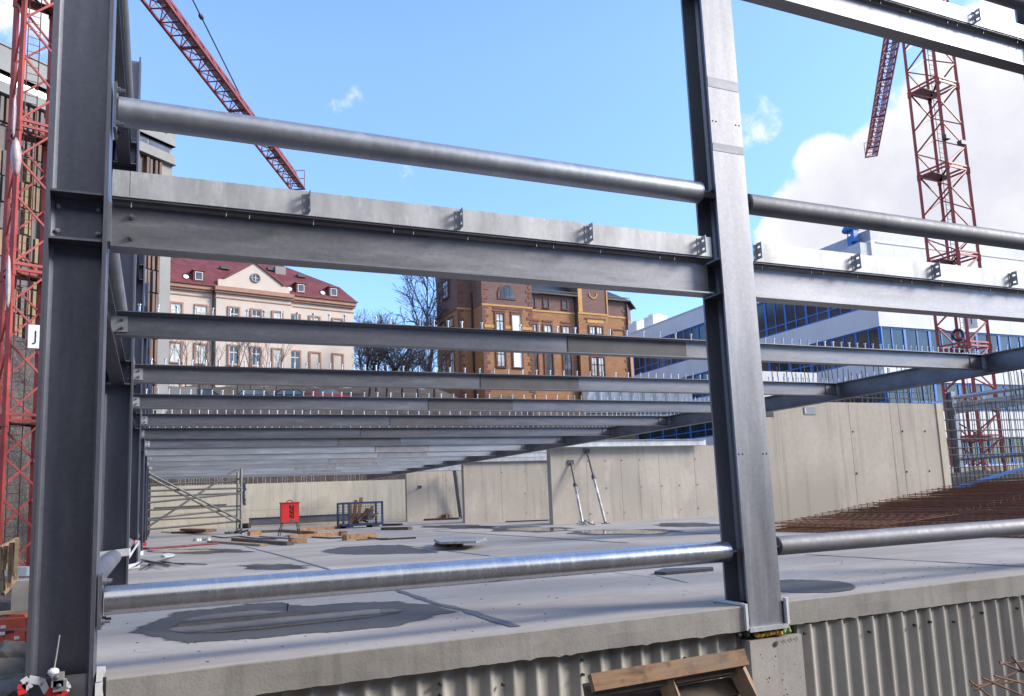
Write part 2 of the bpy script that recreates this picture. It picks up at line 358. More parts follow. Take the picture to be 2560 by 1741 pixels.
# ---- secondary floor beams
BY=[9.52,12.90,16.07,19.21,22.38,25.57,28.75,31.95,35.1,38.3,41.5,44.7,47.9]
GX=13.17
ordn=['second','third','fourth','fifth','sixth','seventh','eighth','ninth','tenth','eleventh','twelfth','thirteenth','fourteenth']
stud_src=None
for k,y in enumerate(BY):
    x0=-.435 if k%2==0 else -.335; x1=GX-.06
    t=thing('floor_beam',((x0+x1)/2,y,2.915),'%s steel beam counted from the front, spanning left to right'%ordn[k],'steel beam','floor beams of the first storey')
    mb=MB(); isec(mb,(x0,y,3.0475),(x1,y,3.0475),.265,.15,.0105,.008,(0,1,0)); mb.build('profile',M['beam'] if k<6 else M['beam_lit'],t)
    MB().box((x0-.05,y-.016,2.96),(x0+.11,y-.0045,3.13)).build('fin_plate',M['bright'],t)
    for z in (3.09,3.0): bolt_mb((x0+.055,y-.0165,z),(0,-1,0),.017,.014).build('bolt',M['bolt'],t)
    # grey coated stretch on the web
    if k>0 or True:
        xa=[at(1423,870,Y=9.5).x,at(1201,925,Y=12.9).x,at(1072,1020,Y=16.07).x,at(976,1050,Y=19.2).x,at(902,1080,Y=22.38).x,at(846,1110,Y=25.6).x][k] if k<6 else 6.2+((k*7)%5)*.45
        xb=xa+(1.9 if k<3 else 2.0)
        MB().box((xa,y-.0065,2.930),(xb,y-.0042,3.165)).build('coated_stretch',M['patch'] if k<6 else M['patch_lit'],t)
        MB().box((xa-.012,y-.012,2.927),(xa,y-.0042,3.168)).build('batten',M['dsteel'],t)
    MB().box((x1-.30,y-.016,2.95),(x1-.02,y-.0045,3.13)).build('splice_plate',M['dull'],t)
    if k<7:
        x=x0+.22
        while x<x1-.1:
            if stud_src is None:
                mb=MB(); mb.tube((x,y,3.1802),(x,y,3.262),.0105,8); mb.tube((x,y,3.262),(x,y,3.278),.0185,8); stud_src=mb.build('shear_stud',M['stud'],t)
                so=V((x,y,3.1802)); sl=V(stud_src['_o'])
            else:
                c=stud_src.copy(); COL.objects.link(c); c.parent=t; c.location=sl+V((x,y,3.1802))-so-V(t['_o'])
            x+=(.185 if x<3.4 else .27 if x<8.2 else .17 if x<11.3 else .13)
# girder
t=thing('girder',(GX,28,Z1B),'long deep girder running away under the ends of the floor beams','steel girder')
mb=MB(); isec(mb,(GX,6.2,(Z1T+Z1B)/2),(GX,56,(Z1T+Z1B)/2),Z1T-Z1B,.19,.015,.01,(1,0,0)); mb.build('profile',M['beam'],t)
y=6.6
while y<19.4:
    c=stud_src.copy(); COL.objects.link(c); c.parent=t; c.location=sl+V((GX,y,Z1T+.0002))-so-V(t['_o']); y+=.19
for k,y in enumerate((28.75,31.95,35.1,38.3,41.5,44.7,47.9)):
    t=thing('floor_beam',(17.2,y,2.915),'%s sunlit-toned beam on the right of the girder, above the concrete walls'%['first','second','third','fourth','fifth','sixth','seventh'][k],'steel beam','floor beams right of the girder')
    mb=MB(); isec(mb,(GX+.06,y,3.1475),(21.5,y,3.1475),.265,.15,.0105,.008,(0,1,0)); mb.build('profile',M['bright'],t)  # brighter zinc paints the lit look of these beams into their colour
# ================================================================== SLAB, WALLS, GROUND
nx0,nx1,ny=4.70,5.19,6.31
sl_pts=[(-.27,5.93),(nx0,5.93),(nx0,ny),(nx1,ny),(nx1,5.93),(26,5.93),(26,57.2),(-.60,57.2),(-.60,6.28),(-.335,6.28),(-.335,6.06),(-.27,6.0)]
mb=MB(); bmx=bmesh.new()
vsb=[bmx.verts.new((x,y,0)) for x,y in sl_pts]; bmx.faces.new(vsb); bmesh.ops.triangulate(bmx,faces=bmx.faces[:])
bmx.verts.index_update(); tris=[[v.index for v in f.verts] for f in bmx.faces]; bmx.free()
mb.add([(x,y,0) for x,y in sl_pts],tris,0); mb.add([(x,y,-.21) for x,y in sl_pts],[tuple(reversed(f)) for f in tris],0)
n=len(sl_pts)
for i in range(n):
    a,b=sl_pts[i],sl_pts[(i+1)%n]; L_=math.hypot(b[0]-a[0],b[1]-a[1])
    if a[1]==b[1]==5.93:                               # rough front face, cut into short pieces with an uneven lip
        m_=int(L_/.05); prev=None
        for q in range(m_+1):
            x=a[0]+(b[0]-a[0])*q/m_; j=.004+.0035*math.sin(x*2.3)+.0015*math.sin(x*7.1+1); k_=(rnd.uniform(-.003,.003)-(.012 if rnd.random()<.08 else 0)) if 0<q<m_ else 0
            row=[(x,5.93,-.0),(x,5.93-.004-j*.4,-.008),(x,5.93-j,-.1),(x,5.93-.002,-.21+k_)]
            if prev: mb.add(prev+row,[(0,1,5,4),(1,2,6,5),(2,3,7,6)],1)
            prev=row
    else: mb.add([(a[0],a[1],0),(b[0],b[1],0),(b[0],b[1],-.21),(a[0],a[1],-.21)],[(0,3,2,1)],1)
slab=mb.build('floor_slab',[M['slab'],M['edge']]); tag(slab,kind='structure')
# ribbed wall under the slab edge
def ribbed(x0,x1,yw,pitch,amp,ztop,label):
    t=thing('ribbed_wall',((x0+x1)/2,yw,-1.6),label,'concrete wall','ribbed walls under the slab edge')
    mb=MB(); n=int((x1-x0)/pitch*10); zs=[-1.6,-.9,ztop]
    vs=[]
    for i in range(n+1):
        x=x0+(x1-x0)*i/n; ph=(x-x0)/pitch%1
        # broad valleys with narrower rounded ridges, one flank steeper than the other
        r=(math.exp(-((ph-.62)/.20)**2)+math.exp(-((ph-1.62)/.20)**2)+math.exp(-((ph+.38)/.20)**2))
        for z in zs: vs.append((x,yw-amp*r,z))
    fs=[]
    for i in range(n):
        for k in range(2): fs.append((i*3+k,(i+1)*3+k,(i+1)*3+k+1,i*3+k+1))
    mb.add(vs,fs,0,True); mb.box((x0,yw+.02,-1.6),(x1,yw+.3,ztop-.004))
    mb.build('ribbed_face',M['corr'],t)
    return t
rw=ribbed(-.27,4.74,6.05,.192,.045,-.222,'ribbed concrete wall under the slab, left of the square pier')
for px,py in ((1099,1711),(1256,1712),(1099,1739),(1455,1686),(1453,1650),(1711,1646)):
    p=at(px,py,Y=6.015); MB().tube((p.x,5.985,p.z),(p.x,6.02,p.z),.012,10).build('tie_hole',M['hole'],rw)
rw2=ribbed(5.33,13.2,5.985,.192,.05,-.222,'ribbed concrete wall under the slab, right of the square pier')
for px,py in ((2171,1580),(2322,1555),(2382,1555),(2452,1532),(2540,1521),(2284,1563)):
    p=at(px,py,Y=5.945); MB().tube((p.x,5.915,p.z),(p.x,5.95,p.z),.012,10).build('tie_hole',M['hole'],rw2)
pier=thing('concrete_pier',(5.03,6.0,-1.6),'square concrete pier with pitted face below the bright column','concrete pier')
mb=MB(); mb.box((4.742,5.925,-1.6),(5.325,6.6,-.30)); mb.build('block',M['pier'],pier)
for i in range(7):
    p=at(1941+i*8.3,1607-i*1.6,Y=5.925); mb=MB()
    for q in range(10):
        a,b=2*math.pi*q/10,2*math.pi*(q+1)/10
        mb.bar((p.x+.013*math.cos(a),5.9235,p.z+.016*math.sin(a)),(p.x+.013*math.cos(b),5.9235,p.z+.016*math.sin(b)),.003,.003,up=(0,1,0))
    mb.build('ring_mark',M['white'] if i%2 else M['pier'],pier)
MB().tube((5.33+.03,5.915,-.30),(5.36,5.93,-.30),.014,12).build('tie_hole',M['hole'],pier)
p=at(1938,1611,Y=5.925); MB().tube((p.x,5.919,p.z),(p.x,5.926,p.z),.022,14).tube((p.x,5.9165,p.z),(p.x,5.9195,p.z),.008,10).build('form_plug',M['dsteel'],pier)
for i in range(26):
    x=rnd.uniform(4.80,5.28); z=rnd.uniform(-1.0,-.42); MB().lathe((x,5.9252,z),[(rnd.uniform(.003,.011),0),(.002,.0015)],7,(0,-1,0)).build('pock_mark',M['hole'],pier)
for sgn,nm in ((-1,'left'),(1,'right')):                # white foam strips lining the notch
    x=nx0 if sgn<0 else nx1
    t=thing('foam_strip',(x,5.95,-.2),'white foam strip on the %s of the bright column foot'%nm,'foam strip','foam strips lining the slab notch')
    mb=MB()
    if sgn<0: mb.box((x+.004,5.90,-.205),(x+.03,5.945,.02)); mb.build('upright_strip',M['white'],t); MB().box((x+.006,5.948,.004),(x+.032,6.36,.026)).build('lying_strip',M['white'],t)
    else: mb.box((x-.03,5.90,-.19),(x-.004,5.945,.035)); mb.build('upright_strip',M['white'],t)
def lump(name,m,c,r,n,seed,label,cat):
    rr=random.Random(seed); bm=bmesh.new()
    for i in range(n):
        mtx=Matrix.Translation((c[0]+rr.uniform(-r[0],r[0]),c[1]+rr.uniform(-r[1],r[1]),c[2]+rr.uniform(0,r[2])))
        g=bmesh.ops.create_icosphere(bm,subdivisions=2,radius=rr.uniform(.012,.026),matrix=mtx)
        for v in g['verts']: v.co+=V((rr.uniform(-1,1),rr.uniform(-1,1),rr.uniform(-1,1)))*.003
    me=bpy.data.meshes.new(name); bm.to_mesh(me); bm.free(); o=bpy.data.objects.new(name,me); COL.objects.link(o); me.materials.append(m)
    for p_ in me.polygons: p_.use_smooth=True
    return tag(o,label,cat)
lump('expanding_foam',M['foam'],(4.97,5.945,-.275),(.15,.015,.025),22,3,'yellow hardened foam squeezed out below the base plate','foam')
lump('mineral_wool',M['gfoam'],(5.18,5.945,-.262),(.05,.015,.03),9,5,'pale green tuft at the right end of the yellow foam','foam')
lump('mortar_clod',M['hole'],(4.70,5.935,-.245),(.07,.02,.02),12,6,'dark crumbling mortar clod left of the base plate','mortar')
# ---- concrete retaining walls with panel joints
def panel_wall(name,x0,x1,y,z0,z1,joints,label,m,thick=.3,holes=True,seed=0,notch=None):
    t=thing(name,((x0+x1)/2,y,z0),label,'concrete wall','retaining walls of the car park')
    rr=random.Random(seed); mb=MB(); xs=[x0]+joints+[x1]
    for a,b in zip(xs[:-1],xs[1:]): mb.box((a+.006 if a!=x0 else a,y,z0),(b-.006 if b!=x1 else b,y+.05,z1))
    mb.box((x0+.01,y+.012,z0),(x1-.01,y+thick,z1-.006)); mb.build('panels',m,t)
    if holes:
        for a in joints+[ (p_+q_)/2 for p_,q_ in zip(xs[:-1],xs[1:]) if q_-p_>1.6]:
            for z in (.35,1.35,2.45):
                if z0+z<z1 and rr.random()<.7: 
                    MB().tube((a+rr.uniform(.04,.09),y-.002,z0+z),(a+.065,y+.002,z0+z),.028,8).build('tie_hole',M['hole'],t)
    return t
wallC=panel_wall('retaining_wall',14.15,23.5,29.0,0,3.02,[15.75,17.35,18.2,19.2,21.0,22.3],'concrete wall with two slanting props, left of the bright column',M['wall'],.35,seed=1)
wallB=panel_wall('retaining_wall',13.9,22.5,38.4,0,3.0,[15.9,18.4,20.5],'middle concrete wall under the girder, left of the propped wall',M['wall'],.35,seed=2)
wallA=panel_wall('retaining_wall',14.05,20,49.2,0,3.04,[16.6,18.2],'farthest of the three stepped walls, with planks at its foot',M['wall'],.35,seed=3)
wallD=panel_wall('retaining_wall',14.1,20.18,16.0,-.02,3.20,[at(2129,1100,Y=16).x,at(2232,1100,Y=16).x,at(2254,1100,Y=16).x],'big pale concrete wall right of the bright column, behind the mesh',M['wall'],.3,seed=4)
MB().box((12.9,16.0,-.02),(14.095,16.3,2.80)).build('low_end',M['wall'],wallD)
p0=at(2009,1018,Y=15.99); p1=at(2040,1037,Y=15.99)
MB().box((p0.x,15.985,p1.z),(p1.x,15.997,p0.z)).build('recess_box',M['dull'],wallD); MB().box((p0.x+.02,15.978,p1.z+.03),(p0.x+.06,15.985,p0.z-.02)).build('recess_edge',M['white'],wallD)
MB().box((19.9,15.975,.0),(20.16,15.999,3.21)).build('end_strip',M['wallfar'],wallD)
bar_src=None
x=14.3
while x<20.1:
    h=rnd.uniform(.75,1.15); mb=MB(); mb.tube((x,16.1+rnd.uniform(-.08,.1),3.19),(x+rnd.uniform(-.03,.03),16.12,3.2+h),.012,5); mb.build('starter_bar',M['rebar'],wallD); x+=rnd.uniform(.10,.2)
for z in (3.35,3.52): MB().tube((16.3,16.13,z),(20.1,16.13,z),.01,5).build('tie_bar',M['rebar'],wallD)
wallF=panel_wall('retaining_wall',-3.5,19.0,57.4,0,2.85,[-.6,4.4,8.6,9.65,13.2],'long pale wall closing the far end, behind the red box and scaffold',M['wallfar'],.4,holes=False,seed=5)
MB().box((-3.5,57.39,1.08),(13.95,57.397,1.10)).build('pour_line',M['wall'],wallF)
for i in range(99):
    x=-2+i*.16; MB().tube((x,57.6,2.84),(x+rnd.uniform(-.05,.05),57.6,3.35+rnd.uniform(-.15,.25)),.02,4).build('starter_bar',M['rust'] if rnd.random()<.5 else M['propg'],wallF)
for z in (3.0,3.16): MB().tube((-2,57.58,z),(13.9,57.58,z),.013,4).build('tie_bar',M['rebar'],wallF)
# ---- terrain
def sm(a,b,x):
    t=max(0,min(1,(x-a)/(b-a))); return t*t*(3-2*t)
def hgt(X,Y):
    yb=58-22*sm(-1.5,-6,X)+18*sm(26,40,X); d=Y-yb
    z=-.8+10.55*sm(0,7,d)+3.6*sm(14,26,d)+9*sm(60,110,d)+14*sm(110,260,d)
    z+=2.2*sm(24,34,X)*(1-sm(0,15,d))
    z+=25*sm(-9,-36,Y)*(1-sm(18,60,X))  # added hill, unseen behind the camera, shaped to darken the steel's reflections
    z-=.9*sm(.2,-.6,-X)*(1-sm(8.0,8.6,Y))*sm(-9,-3,Y)
    if X<-.7 and Y<34: z+=.25*math.sin(X*2.1+Y*.7)*sm(-.7,-1.6,X)+.12*math.sin(X*5.3-Y*2.9)
    if -1<X<26 and 5.9<Y<58: z=min(z,-.8)
    return z
def axis(a,b,fine0,fine1,step,grow=1.22):
    xs=[]; x=fine0
    while x<=fine1: xs.append(x); x+=step
    s=step; x=fine1
    while x<b: s*=grow; x+=s; xs.append(x)
    s=step; x=fine0
    while x>a: s*=grow; x-=s; xs.insert(0,x)
    return xs
gx=axis(-1500,1500,-40,70,1.6); gy=axis(-900,1800,-10,110,1.6)
mb=MB(); mb.add([(x,y,hgt(x,y)+.12*math.sin(x*1.7+y*.3)*math.sin(y*1.3)*(1 if not(-1.5<x<30 and 4<y<59) else 0)) for x in gx for y in gy],
  [(i*len(gy)+j,(i+1)*len(gy)+j,(i+1)*len(gy)+j+1,i*len(gy)+j+1) for i in range(len(gx)-1) for j in range(len(gy)-1)],0,True)
m,nt,b=mat('bare_earth'); v=coords(nt,(1,1,1),True)
c=ramp(nt,noise(nt,v,.9,8,.7),[(.32,(.025,.02,.018)),(.5,(.06,.047,.04)),(.68,(.11,.09,.075))])
c=mixc(nt,ramp(nt,noise(nt,v,9,4,.6),[(.5,0),(.62,.8)]),c,(.13,.115,.10))
nt.links.new(c,b.inputs['Base Color']); b.inputs['Roughness'].default_value=.95; bump(nt,b,noise(nt,v,6,6,.7),.8,.08)
ground=mb.build('ground',m); tag(ground,kind='structure')
# ================================================================== BUILDINGS
M['cream']=plain('cream_render',(.56,.47,.405),.85,0,.06,.6); M['salmon']=plain('salmon_trim',(.36,.20,.14),.8,0,.12,2)
m,nt,b=mat('red_roof_tiles'); v=coords(nt,(1,1,1),True)
c=ramp(nt,noise(nt,v,1.1,7,.7),[(.3,(.10,.022,.024)),(.5,(.15,.033,.034)),(.68,(.20,.06,.058))])
wv=N(nt,'ShaderNodeTexWave',wave_type='BANDS',bands_direction='Z'); wv.inputs['Scale'].default_value=1.6; wv.inputs['Distortion'].default_value=.6; nt.links.new(v,wv.inputs['Vector'])
c=mixc(nt,ramp(nt,wv.outputs['Fac'],[(.05,.45),(.2,0)]),c,(.06,.012,.015)); nt.links.new(c,b.inputs['Base Color']); b.inputs['Roughness'].default_value=.6; M['rooft']=m
def brick(name,c1,c2,mort):
    m,nt,b=mat(name); v=coords(nt,(1,1,1))
    mp=N(nt,'ShaderNodeMapping'); mp.inputs['Rotation'].default_value=(math.pi/2,0,0); nt.links.new(v,mp.inputs['Vector'])
    br=N(nt,'ShaderNodeTexBrick'); br.inputs['Scale'].default_value=1.0; br.inputs['Brick Width'].default_value=.5; br.inputs['Row Height'].default_value=.16; br.inputs['Mortar Size'].default_value=.018
    br.inputs['Color1'].default_value=(*c1,1); br.inputs['Color2'].default_value=(*c2,1); br.inputs['Mortar'].default_value=(*mort,1); nt.links.new(mp.outputs[0],br.inputs['Vector'])
    c=mixc(nt,ramp(nt,noise(nt,v,.8,6,.65),[(.4,0),(.7,.6)]),br.outputs['Color'],sc(c1,.55)); nt.links.new(c,b.inputs['Base Color']); b.inputs['Roughness'].default_value=.85; return m
M['brickd']=brick('dark_brick',(.23,.12,.10),(.18,.095,.08),(.10,.07,.06)); M['bricko']=brick('orange_sandstone',(.42,.20,.09),(.34,.155,.07),(.20,.11,.06))
M['quoin']=plain('red_sandstone',(.17,.075,.055),.85,0,.25,1.5); M['ochre']=plain('ochre_stone',(.50,.27,.085),.8,0,.15,1.5); M['slate']=plain('dark_slate',(.03,.028,.03),.5,0,.2,2)
M['wfr']=plain('white_frame',(.55,.54,.52),.6); M['dfr']=plain('dark_frame',(.03,.022,.02),.6); M['boardw']=plain('white_board',(.80,.80,.80),.6,0,.03)
M['gl']=glass('window_glass',(.07,.075,.08)); M['glc']=plain('net_curtain',(.50,.50,.47),.35,0,.45,1.3); M['gld']=glass('green_glass',(.015,.03,.04),.12)
M['cw']=plain('office_render',(.70,.68,.69),.75,0,.06,.5); M['cwg']=plain('office_panel',(.58,.57,.58),.7,0,.06,.5); M['louv']=plain('ribbed_metal',(.50,.50,.54),.5,.2,.08,.6)
M['ogrey']=plain('grey_render',(.24,.235,.225),.8,0,.1,.6); M['slat']=plain('brown_slat',(.13,.075,.05),.7,0,.3,1); M['slatg']=plain('golden_slat',(.23,.15,.08),.7,0,.25,1); M['slatr']=plain('grey_slat',(.12,.10,.10),.7,0,.2,1)
def win(w,parent,u0,u1,z0,z1,surround=None,fr=None,pane=None,mull=1,trans=.66,v=0.0,cut=0,name='window'):
    """a window set on plane v of wall w: surround and frame as the part, pane as its sub-part"""
    fr=fr or M['wfr']; mb=MB(); t=.07; s=.16
    if surround:
        mb.wbox(w,u0-s,u0,v-.12,v-.0,z0-.05,z1+s,0); mb.wbox(w,u1,u1+s,v-.12,v,z0-.05,z1+s,0); mb.wbox(w,u0,u1,v-.125,v,z1,z1+s,0); mb.wbox(w,u0-s*1.2,u1+s*1.2,v-.18,v,z0-.15,z0-.051,0)
    mats=[surround or fr,fr]; y0,y1=v-.05,v-.003
    mb.wbox(w,u0,u0+t,y0,y1,z0,z1,1); mb.wbox(w,u1-t,u1,y0,y1,z0,z1,1); mb.wbox(w,u0+t,u1-t,y0,y1,z1-t,z1,1); mb.wbox(w,u0+t,u1-t,y0,y1,z0,z0+t,1)
    zt=z0+(z1-z0)*trans
    if trans: mb.wbox(w,u0+t,u1-t,y0-.004,y1,zt-.05,zt+.05,1)
    for k in range(mull):
        uu=u0+(u1-u0)*(k+1)/(mull+1)
        for a,b_ in ((z0+t,zt-.05),(zt+.05,z1-t)) if trans else ((z0+t,z1-t),): mb.wbox(w,uu-.035,uu+.035,y0,y1,a,b_,1)
    f=mb.build(name,mats,parent)
    mb=MB(); mb.wbox(w,u0+.02,u1-.02,v-.022,v-.0025,z0+.02,z1-.02); mb.build('pane',pane or M['gl'],f); return f
# ---- cream house with the red roof
W=Wall(-1.4,80.7,78.5)
t=thing('town_house',tuple(W.p(10,5,9)),'cream rendered house with red tiled roof, gable and dormers, at the left behind the beams','house')
mb=MB(); mb.wbox(W,-8,20.6,0,12,8.5,22.2); mb.wbox(W,6.25,13.6,-.45,0,8.5,22.3); mb.build('wall',M['cream'],t)
mb=MB()
for u0,u1,v in ((-8,6.0,0),(13.85,20.75,0),(6.05,13.8,-.45)):
    mb.wbox(W,u0,u1,v-.45,v-.002,22.25,22.62); mb.wbox(W,u0+.05,u1-.05,v-.28,v-.003,22.05,22.249); mb.wbox(W,u0+.1,u1-.12,v-.07,v-.004,21.55,21.66)
mb.build('cornice',M['salmon'],t)
roof=MB(); ev=22.63
def q4(mb,pts,m=0): mb.add(pts,[tuple(range(len(pts)))],m,False)
A0=W.p(-9,-.55,ev); A1=W.p(20.9,-.55,ev); B0=W.p(-9,1.0,24.5); B1=W.p(19.5,1.0,24.5); C0=W.p(-9,5.6,28.3); C1=W.p(11.6,5.6,28.3); D1=W.p(20.9,12.6,ev); E1=W.p(19.5,11.1,24.5)
q4(roof,[A0,A1,B1,B0]); q4(roof,[B0,B1,C1,C0]); q4(roof,[A1,D1,E1,B1]); q4(roof,[B1,E1,C1]); q4(roof,[W.p(-9,12.6,ev),W.p(-9,11.1,24.5),E1,D1]); q4(roof,[W.p(-9,11.1,24.5),C0,C1,E1])
roof.wbox(W,-9,20.9,-.60,-.5,ev-.02,ev+.10); r=roof.build('roof',M['rooft'],t)
for i,(u,z) in enumerate(((2.2,25.35),(7.6,25.2),(15.6,25.5),(12.6,26.0))):
    mb=MB(); vv=1.0+(z-24.5)*1.21; mb.wbox(W,u-.45,u+.45,vv-.45,vv+.3,z-.14,z+.16); mb.build('roof_hatch',M['dsteel'],r)
mb=MB(); mb.wbox(W,12.9,14.0,2.2,3.0,25.2,26.3); mb.build('chimney',M['ogrey'],r)
gb=MB(); gb.prism([W.p(6.4,-.47,22.63),W.p(13.45,-.47,22.63),W.p(13.45,-.47,23.35),W.p(12.8,-.47,23.45),W.p(9.9,-.47,25.45),W.p(7.05,-.47,23.5),W.p(6.4,-.47,23.4)],W.n*.5)
g=gb.build('gable',M['cream'],t)
mb=MB(); mb.bar(W.p(12.9,-.25,23.50),W.p(9.9,-.25,25.55),.75,.12,up=(0,0,1)); mb.bar(W.p(6.95,-.25,23.55),W.p(9.9,-.25,25.55),.75,.12); mb.prism([W.p(7.0,.02,23.5),W.p(12.8,.02,23.5),W.p(9.9,.02,25.5)],W.n*3.2); mb.build('gable_roof',M['rooft'],t)
mb=MB(); c=W.p(10.0,-.47,23.95); mb.lathe(c,[(.5,0),(.5,.1),(.36,.1),(.36,.02)],20,-W.n,0); f=mb.build('round_window',M['ogrey'],t); MB().lathe(c,[(.36,0),(.36,.03)],20,-W.n).build('pane',M['gl'],f); mb=MB(); mb.bar(c-W.n*.05-V((0,0,.36)),c-W.n*.05+V((0,0,.36)),.06,.04,up=tuple(W.n)); mb.bar(c-W.n*.05-W.d*.36,c-W.n*.05+W.d*.36,.06,.04); mb.build('glazing_bar',M['wfr'],f)
for u,lit in ((.55,1),(4.3,0),(14.35,0),(17.9,0)):
    mb=MB(); mb.wbox(W,u-.14,u+.84,-.30,1.6,23.0,24.02); mb.wbox(W,u-.24,u+.94,-.42,1.8,24.02,24.14); d=mb.build('dormer',M['rooft'],t)
    win(W,d,u,u+.7,23.12,23.93,None,M['wfr'],M['glc'] if lit else M['gl'],0,0,-.302)
    mb=MB(); mb.lathe(W.p(u-.75,.0,23.35),[(.04,0),(.20,.04),(.25,.09)],10,-W.n+V((0,0,.5))); mb.build('satellite_dish',M['boardw'],t)
for i,u in enumerate((.1,2.25,4.55,7.5,9.65,11.8,13.68,15.8,18.3)):
    v=-.45 if 6.2<u<13.6 else 0; blind=i>6; pn=M['cream'] if blind else (M['glc'] if i in (0,1,2,5) else M['gl'])
    w_=.95 if not 6.2<u<13.6 else .85
    for z1 in (20.68,16.9,13.1):
        win(W,t,u,u+w_,z1-1.78,z1,M['salmon'],M['cream'] if blind else M['wfr'],pn,0 if blind else 1,0 if blind else .66,v)
for u in (6.05,): mb=MB(); mb.tube(W.p(u,-.12,8.5),W.p(u,-.12,22.3),.07,8); mb.build('downpipe',M['dsteel'],t)
# ---- brick villa
W=Wall(32.37,81.76,86.2)
t=thing('brick_villa',tuple(W.p(10,6,10)),'ornate villa of dark brick and orange sandstone with tall windows, in the middle background','villa')
ZB=22.6
def vol(u0,u1,v0,v1,z1):
    mb=MB(); mb.wbox(W,u0,u1,v0,v1,ZB,z1); mb.build('upper_wall',M['brickd'],t)
    mb=MB(); mb.wbox(W,u0,u1,v0,v1,9.5,ZB-.001); mb.build('lower_wall',M['bricko'],t)
    mb=MB(); mb.wbox(W,u0-.05,u1+.05,v0-.07,v0-.002,ZB-.05,ZB+.16); mb.build('string_course',M['ochre'],t)
vol(0,6.3,0,8,28.5); vol(6.3,12.65,.9,10,24.75); vol(12.7,16.9,.35,9.5,27.5); vol(16.95,20.15,.9,10,24.75)
def uv(px,v):
    r=ray(px,800); o=W.o+W.n*v; k=((o-EYE).dot(W.n))/(r.dot(W.n)); return (EYE+r*k-o).dot(W.d)
UL=uv(1144,2.6)
r_=ray(1092,800); o_=W.o+W.d*UL; VB=(EYE+r_*(((o_-EYE).dot(W.d))/(r_.dot(W.d)))-o_).dot(W.n)
vol(UL,-.001,2.6,VB,28.6)
mb=MB(); mb.prism([W.p(20.15,.9,9.5),W.p(21.9,2.6,9.5),W.p(21.9,8,9.5),W.p(20.15,8,9.5)],V((0,0,13.1))); mb.build('bay_wall',M['bricko'],t)
mb=MB(); mb.prism([W.p(20.15,.9,ZB),W.p(21.9,2.6,ZB),W.p(21.9,8,ZB),W.p(20.15,8,ZB)],V((0,0,1.9))); mb.build('bay_upper_wall',M['brickd'],t)
mb=MB(); P1=[W.p(16.9,.3,24.76),W.p(20.3,.3,24.76),W.p(22.6,2.4,24.4),W.p(22.6,8.4,24.4)]; T1=[W.p(16.9,4.5,27.2),W.p(18.6,4.5,27.2),W.p(19,4.6,27.2),W.p(19,8,27.2)]
for i in range(3): q4(mb,[P1[i],P1[i+1],T1[i+1],T1[i]])
q4(mb,[W.p(6.3,.35,24.76),W.p(12.7,.35,24.76),W.p(12.7,4.5,27.6),W.p(6.3,4.5,27.6)])
for u0,u1 in ((6.3,12.7),(16.95,20.2)): mb.wbox(W,u0,u1,.28,.42,24.62,24.80); mb.wbox(W,u0+.1,u1,.2,.27,24.95,25.05)
mb.prism([W.p(20.3,.28,24.62),W.p(22.65,2.4,24.28),W.p(22.65,2.6,24.28),W.p(20.3,.42,24.62)],V((0,0,.16)))
q4(mb,[W.p(-.5,-.5,28.5),W.p(6.8,-.5,28.5),W.p(3,4,32),W.p(3,4.01,32)]); q4(mb,[W.p(UL-.4,2.2,28.6),W.p(0,2.2,28.6),W.p(UL/2,6,32),W.p(UL/2,6.01,32)])
mb.wbox(W,-.4,6.7,-.4,8.2,28.5,28.7); mb.wbox(W,UL-.4,-.4,2.2,VB+.3,28.6,28.8); mb.wbox(W,12.4,17.2,0.1,9.7,27.5,27.7); mb.build('roof',M['slate'],t)
# quoins
rr=random.Random(3)
for u,sg,v in ((0,1,0),(6.3,-1,0),(UL,1,2.6),(20.15,-1,.9)):
    z=9.8; k=0; mb=MB(); mb.wbox(W,u-.028 if sg>0 else u-.3,u+.3 if sg>0 else u+.028,v-.03,v-.0005,9.8,27.8 if u<7 else 24.2)
    while z<(27.8 if u<7 else 24.2):
        l=(.75,.45)[k%2]; mb.wbox(W,u-.03 if sg>0 else u-l,u+l if sg>0 else u+.03,v-.05,v-.001,z,z+.32); z+=.52; k+=1
    mb.build('quoin_strip',M['quoin'],t)
def trim(u0,u1,z0,z1,v,m): mb=MB(); mb.wbox(W,u0,u1,v,v+.06,z0,z1); return mb.build('stone_band',m,t)
for u0,u1 in ((.2,1.45),(2.75,3.55),(4.85,6.2)): trim(u0,u1,20.05,20.4,-.062,M['ochre']); 
for u0,u1,v in ((7.0,8.15,.838),(9.35,10.65,.838),(11.85,12.6,.838)): trim(u0,u1,19.9,20.2,v,M['ochre'])
trim(1.3,5.1,22.25,22.45,-.066,M['quoin']); trim(1.3,2.9,21.95,22.12,-.1,M['quoin']); trim(3.4,5.0,21.95,22.12,-.1,M['quoin'])
for u in (6.4,8.1,10.6): trim(u,u+1.3,21.4,21.62,.80,M['quoin'])
trim(13.6,16.5,22.0,22.15,.24,M['quoin']); trim(13.9,16.2,21.55,21.95,.285,M['ochre'])
for z1,z0 in ((21.72,19.5),(18.0,15.75)):
    win(W,t,1.63,2.6,z0,z1,M['quoin'],M['dfr'],M['glc'],1,.62,0)
    f=win(W,t,3.66,4.72,z0,z1,M['quoin'],M['boardw'],M['boardw'],0,0,0,name='boarded_window')
    for u in (6.55,8.25,10.75): win(W,t,u,u+(.7 if u<7 else .98),z0-.7,z1-.68 if z1>20 else z1,M['quoin'],M['dfr'],M['glc'] if z1>20 else M['gl'],1,.62,.9)
    win(W,t,14.17,14.98,z0-.6,z1-.58,M['quoin'],M['dfr'],M['glc'],1,.6,.35); win(W,t,15.15,15.95,z0-.6,z1-.58,M['quoin'],M['dfr'],M['glc'],1,.6,.35)
win(W,t,17.8,19.5,18.8,21.0,M['quoin'],M['quoin'],M['bricko'],0,0,.9,name='blind_window')
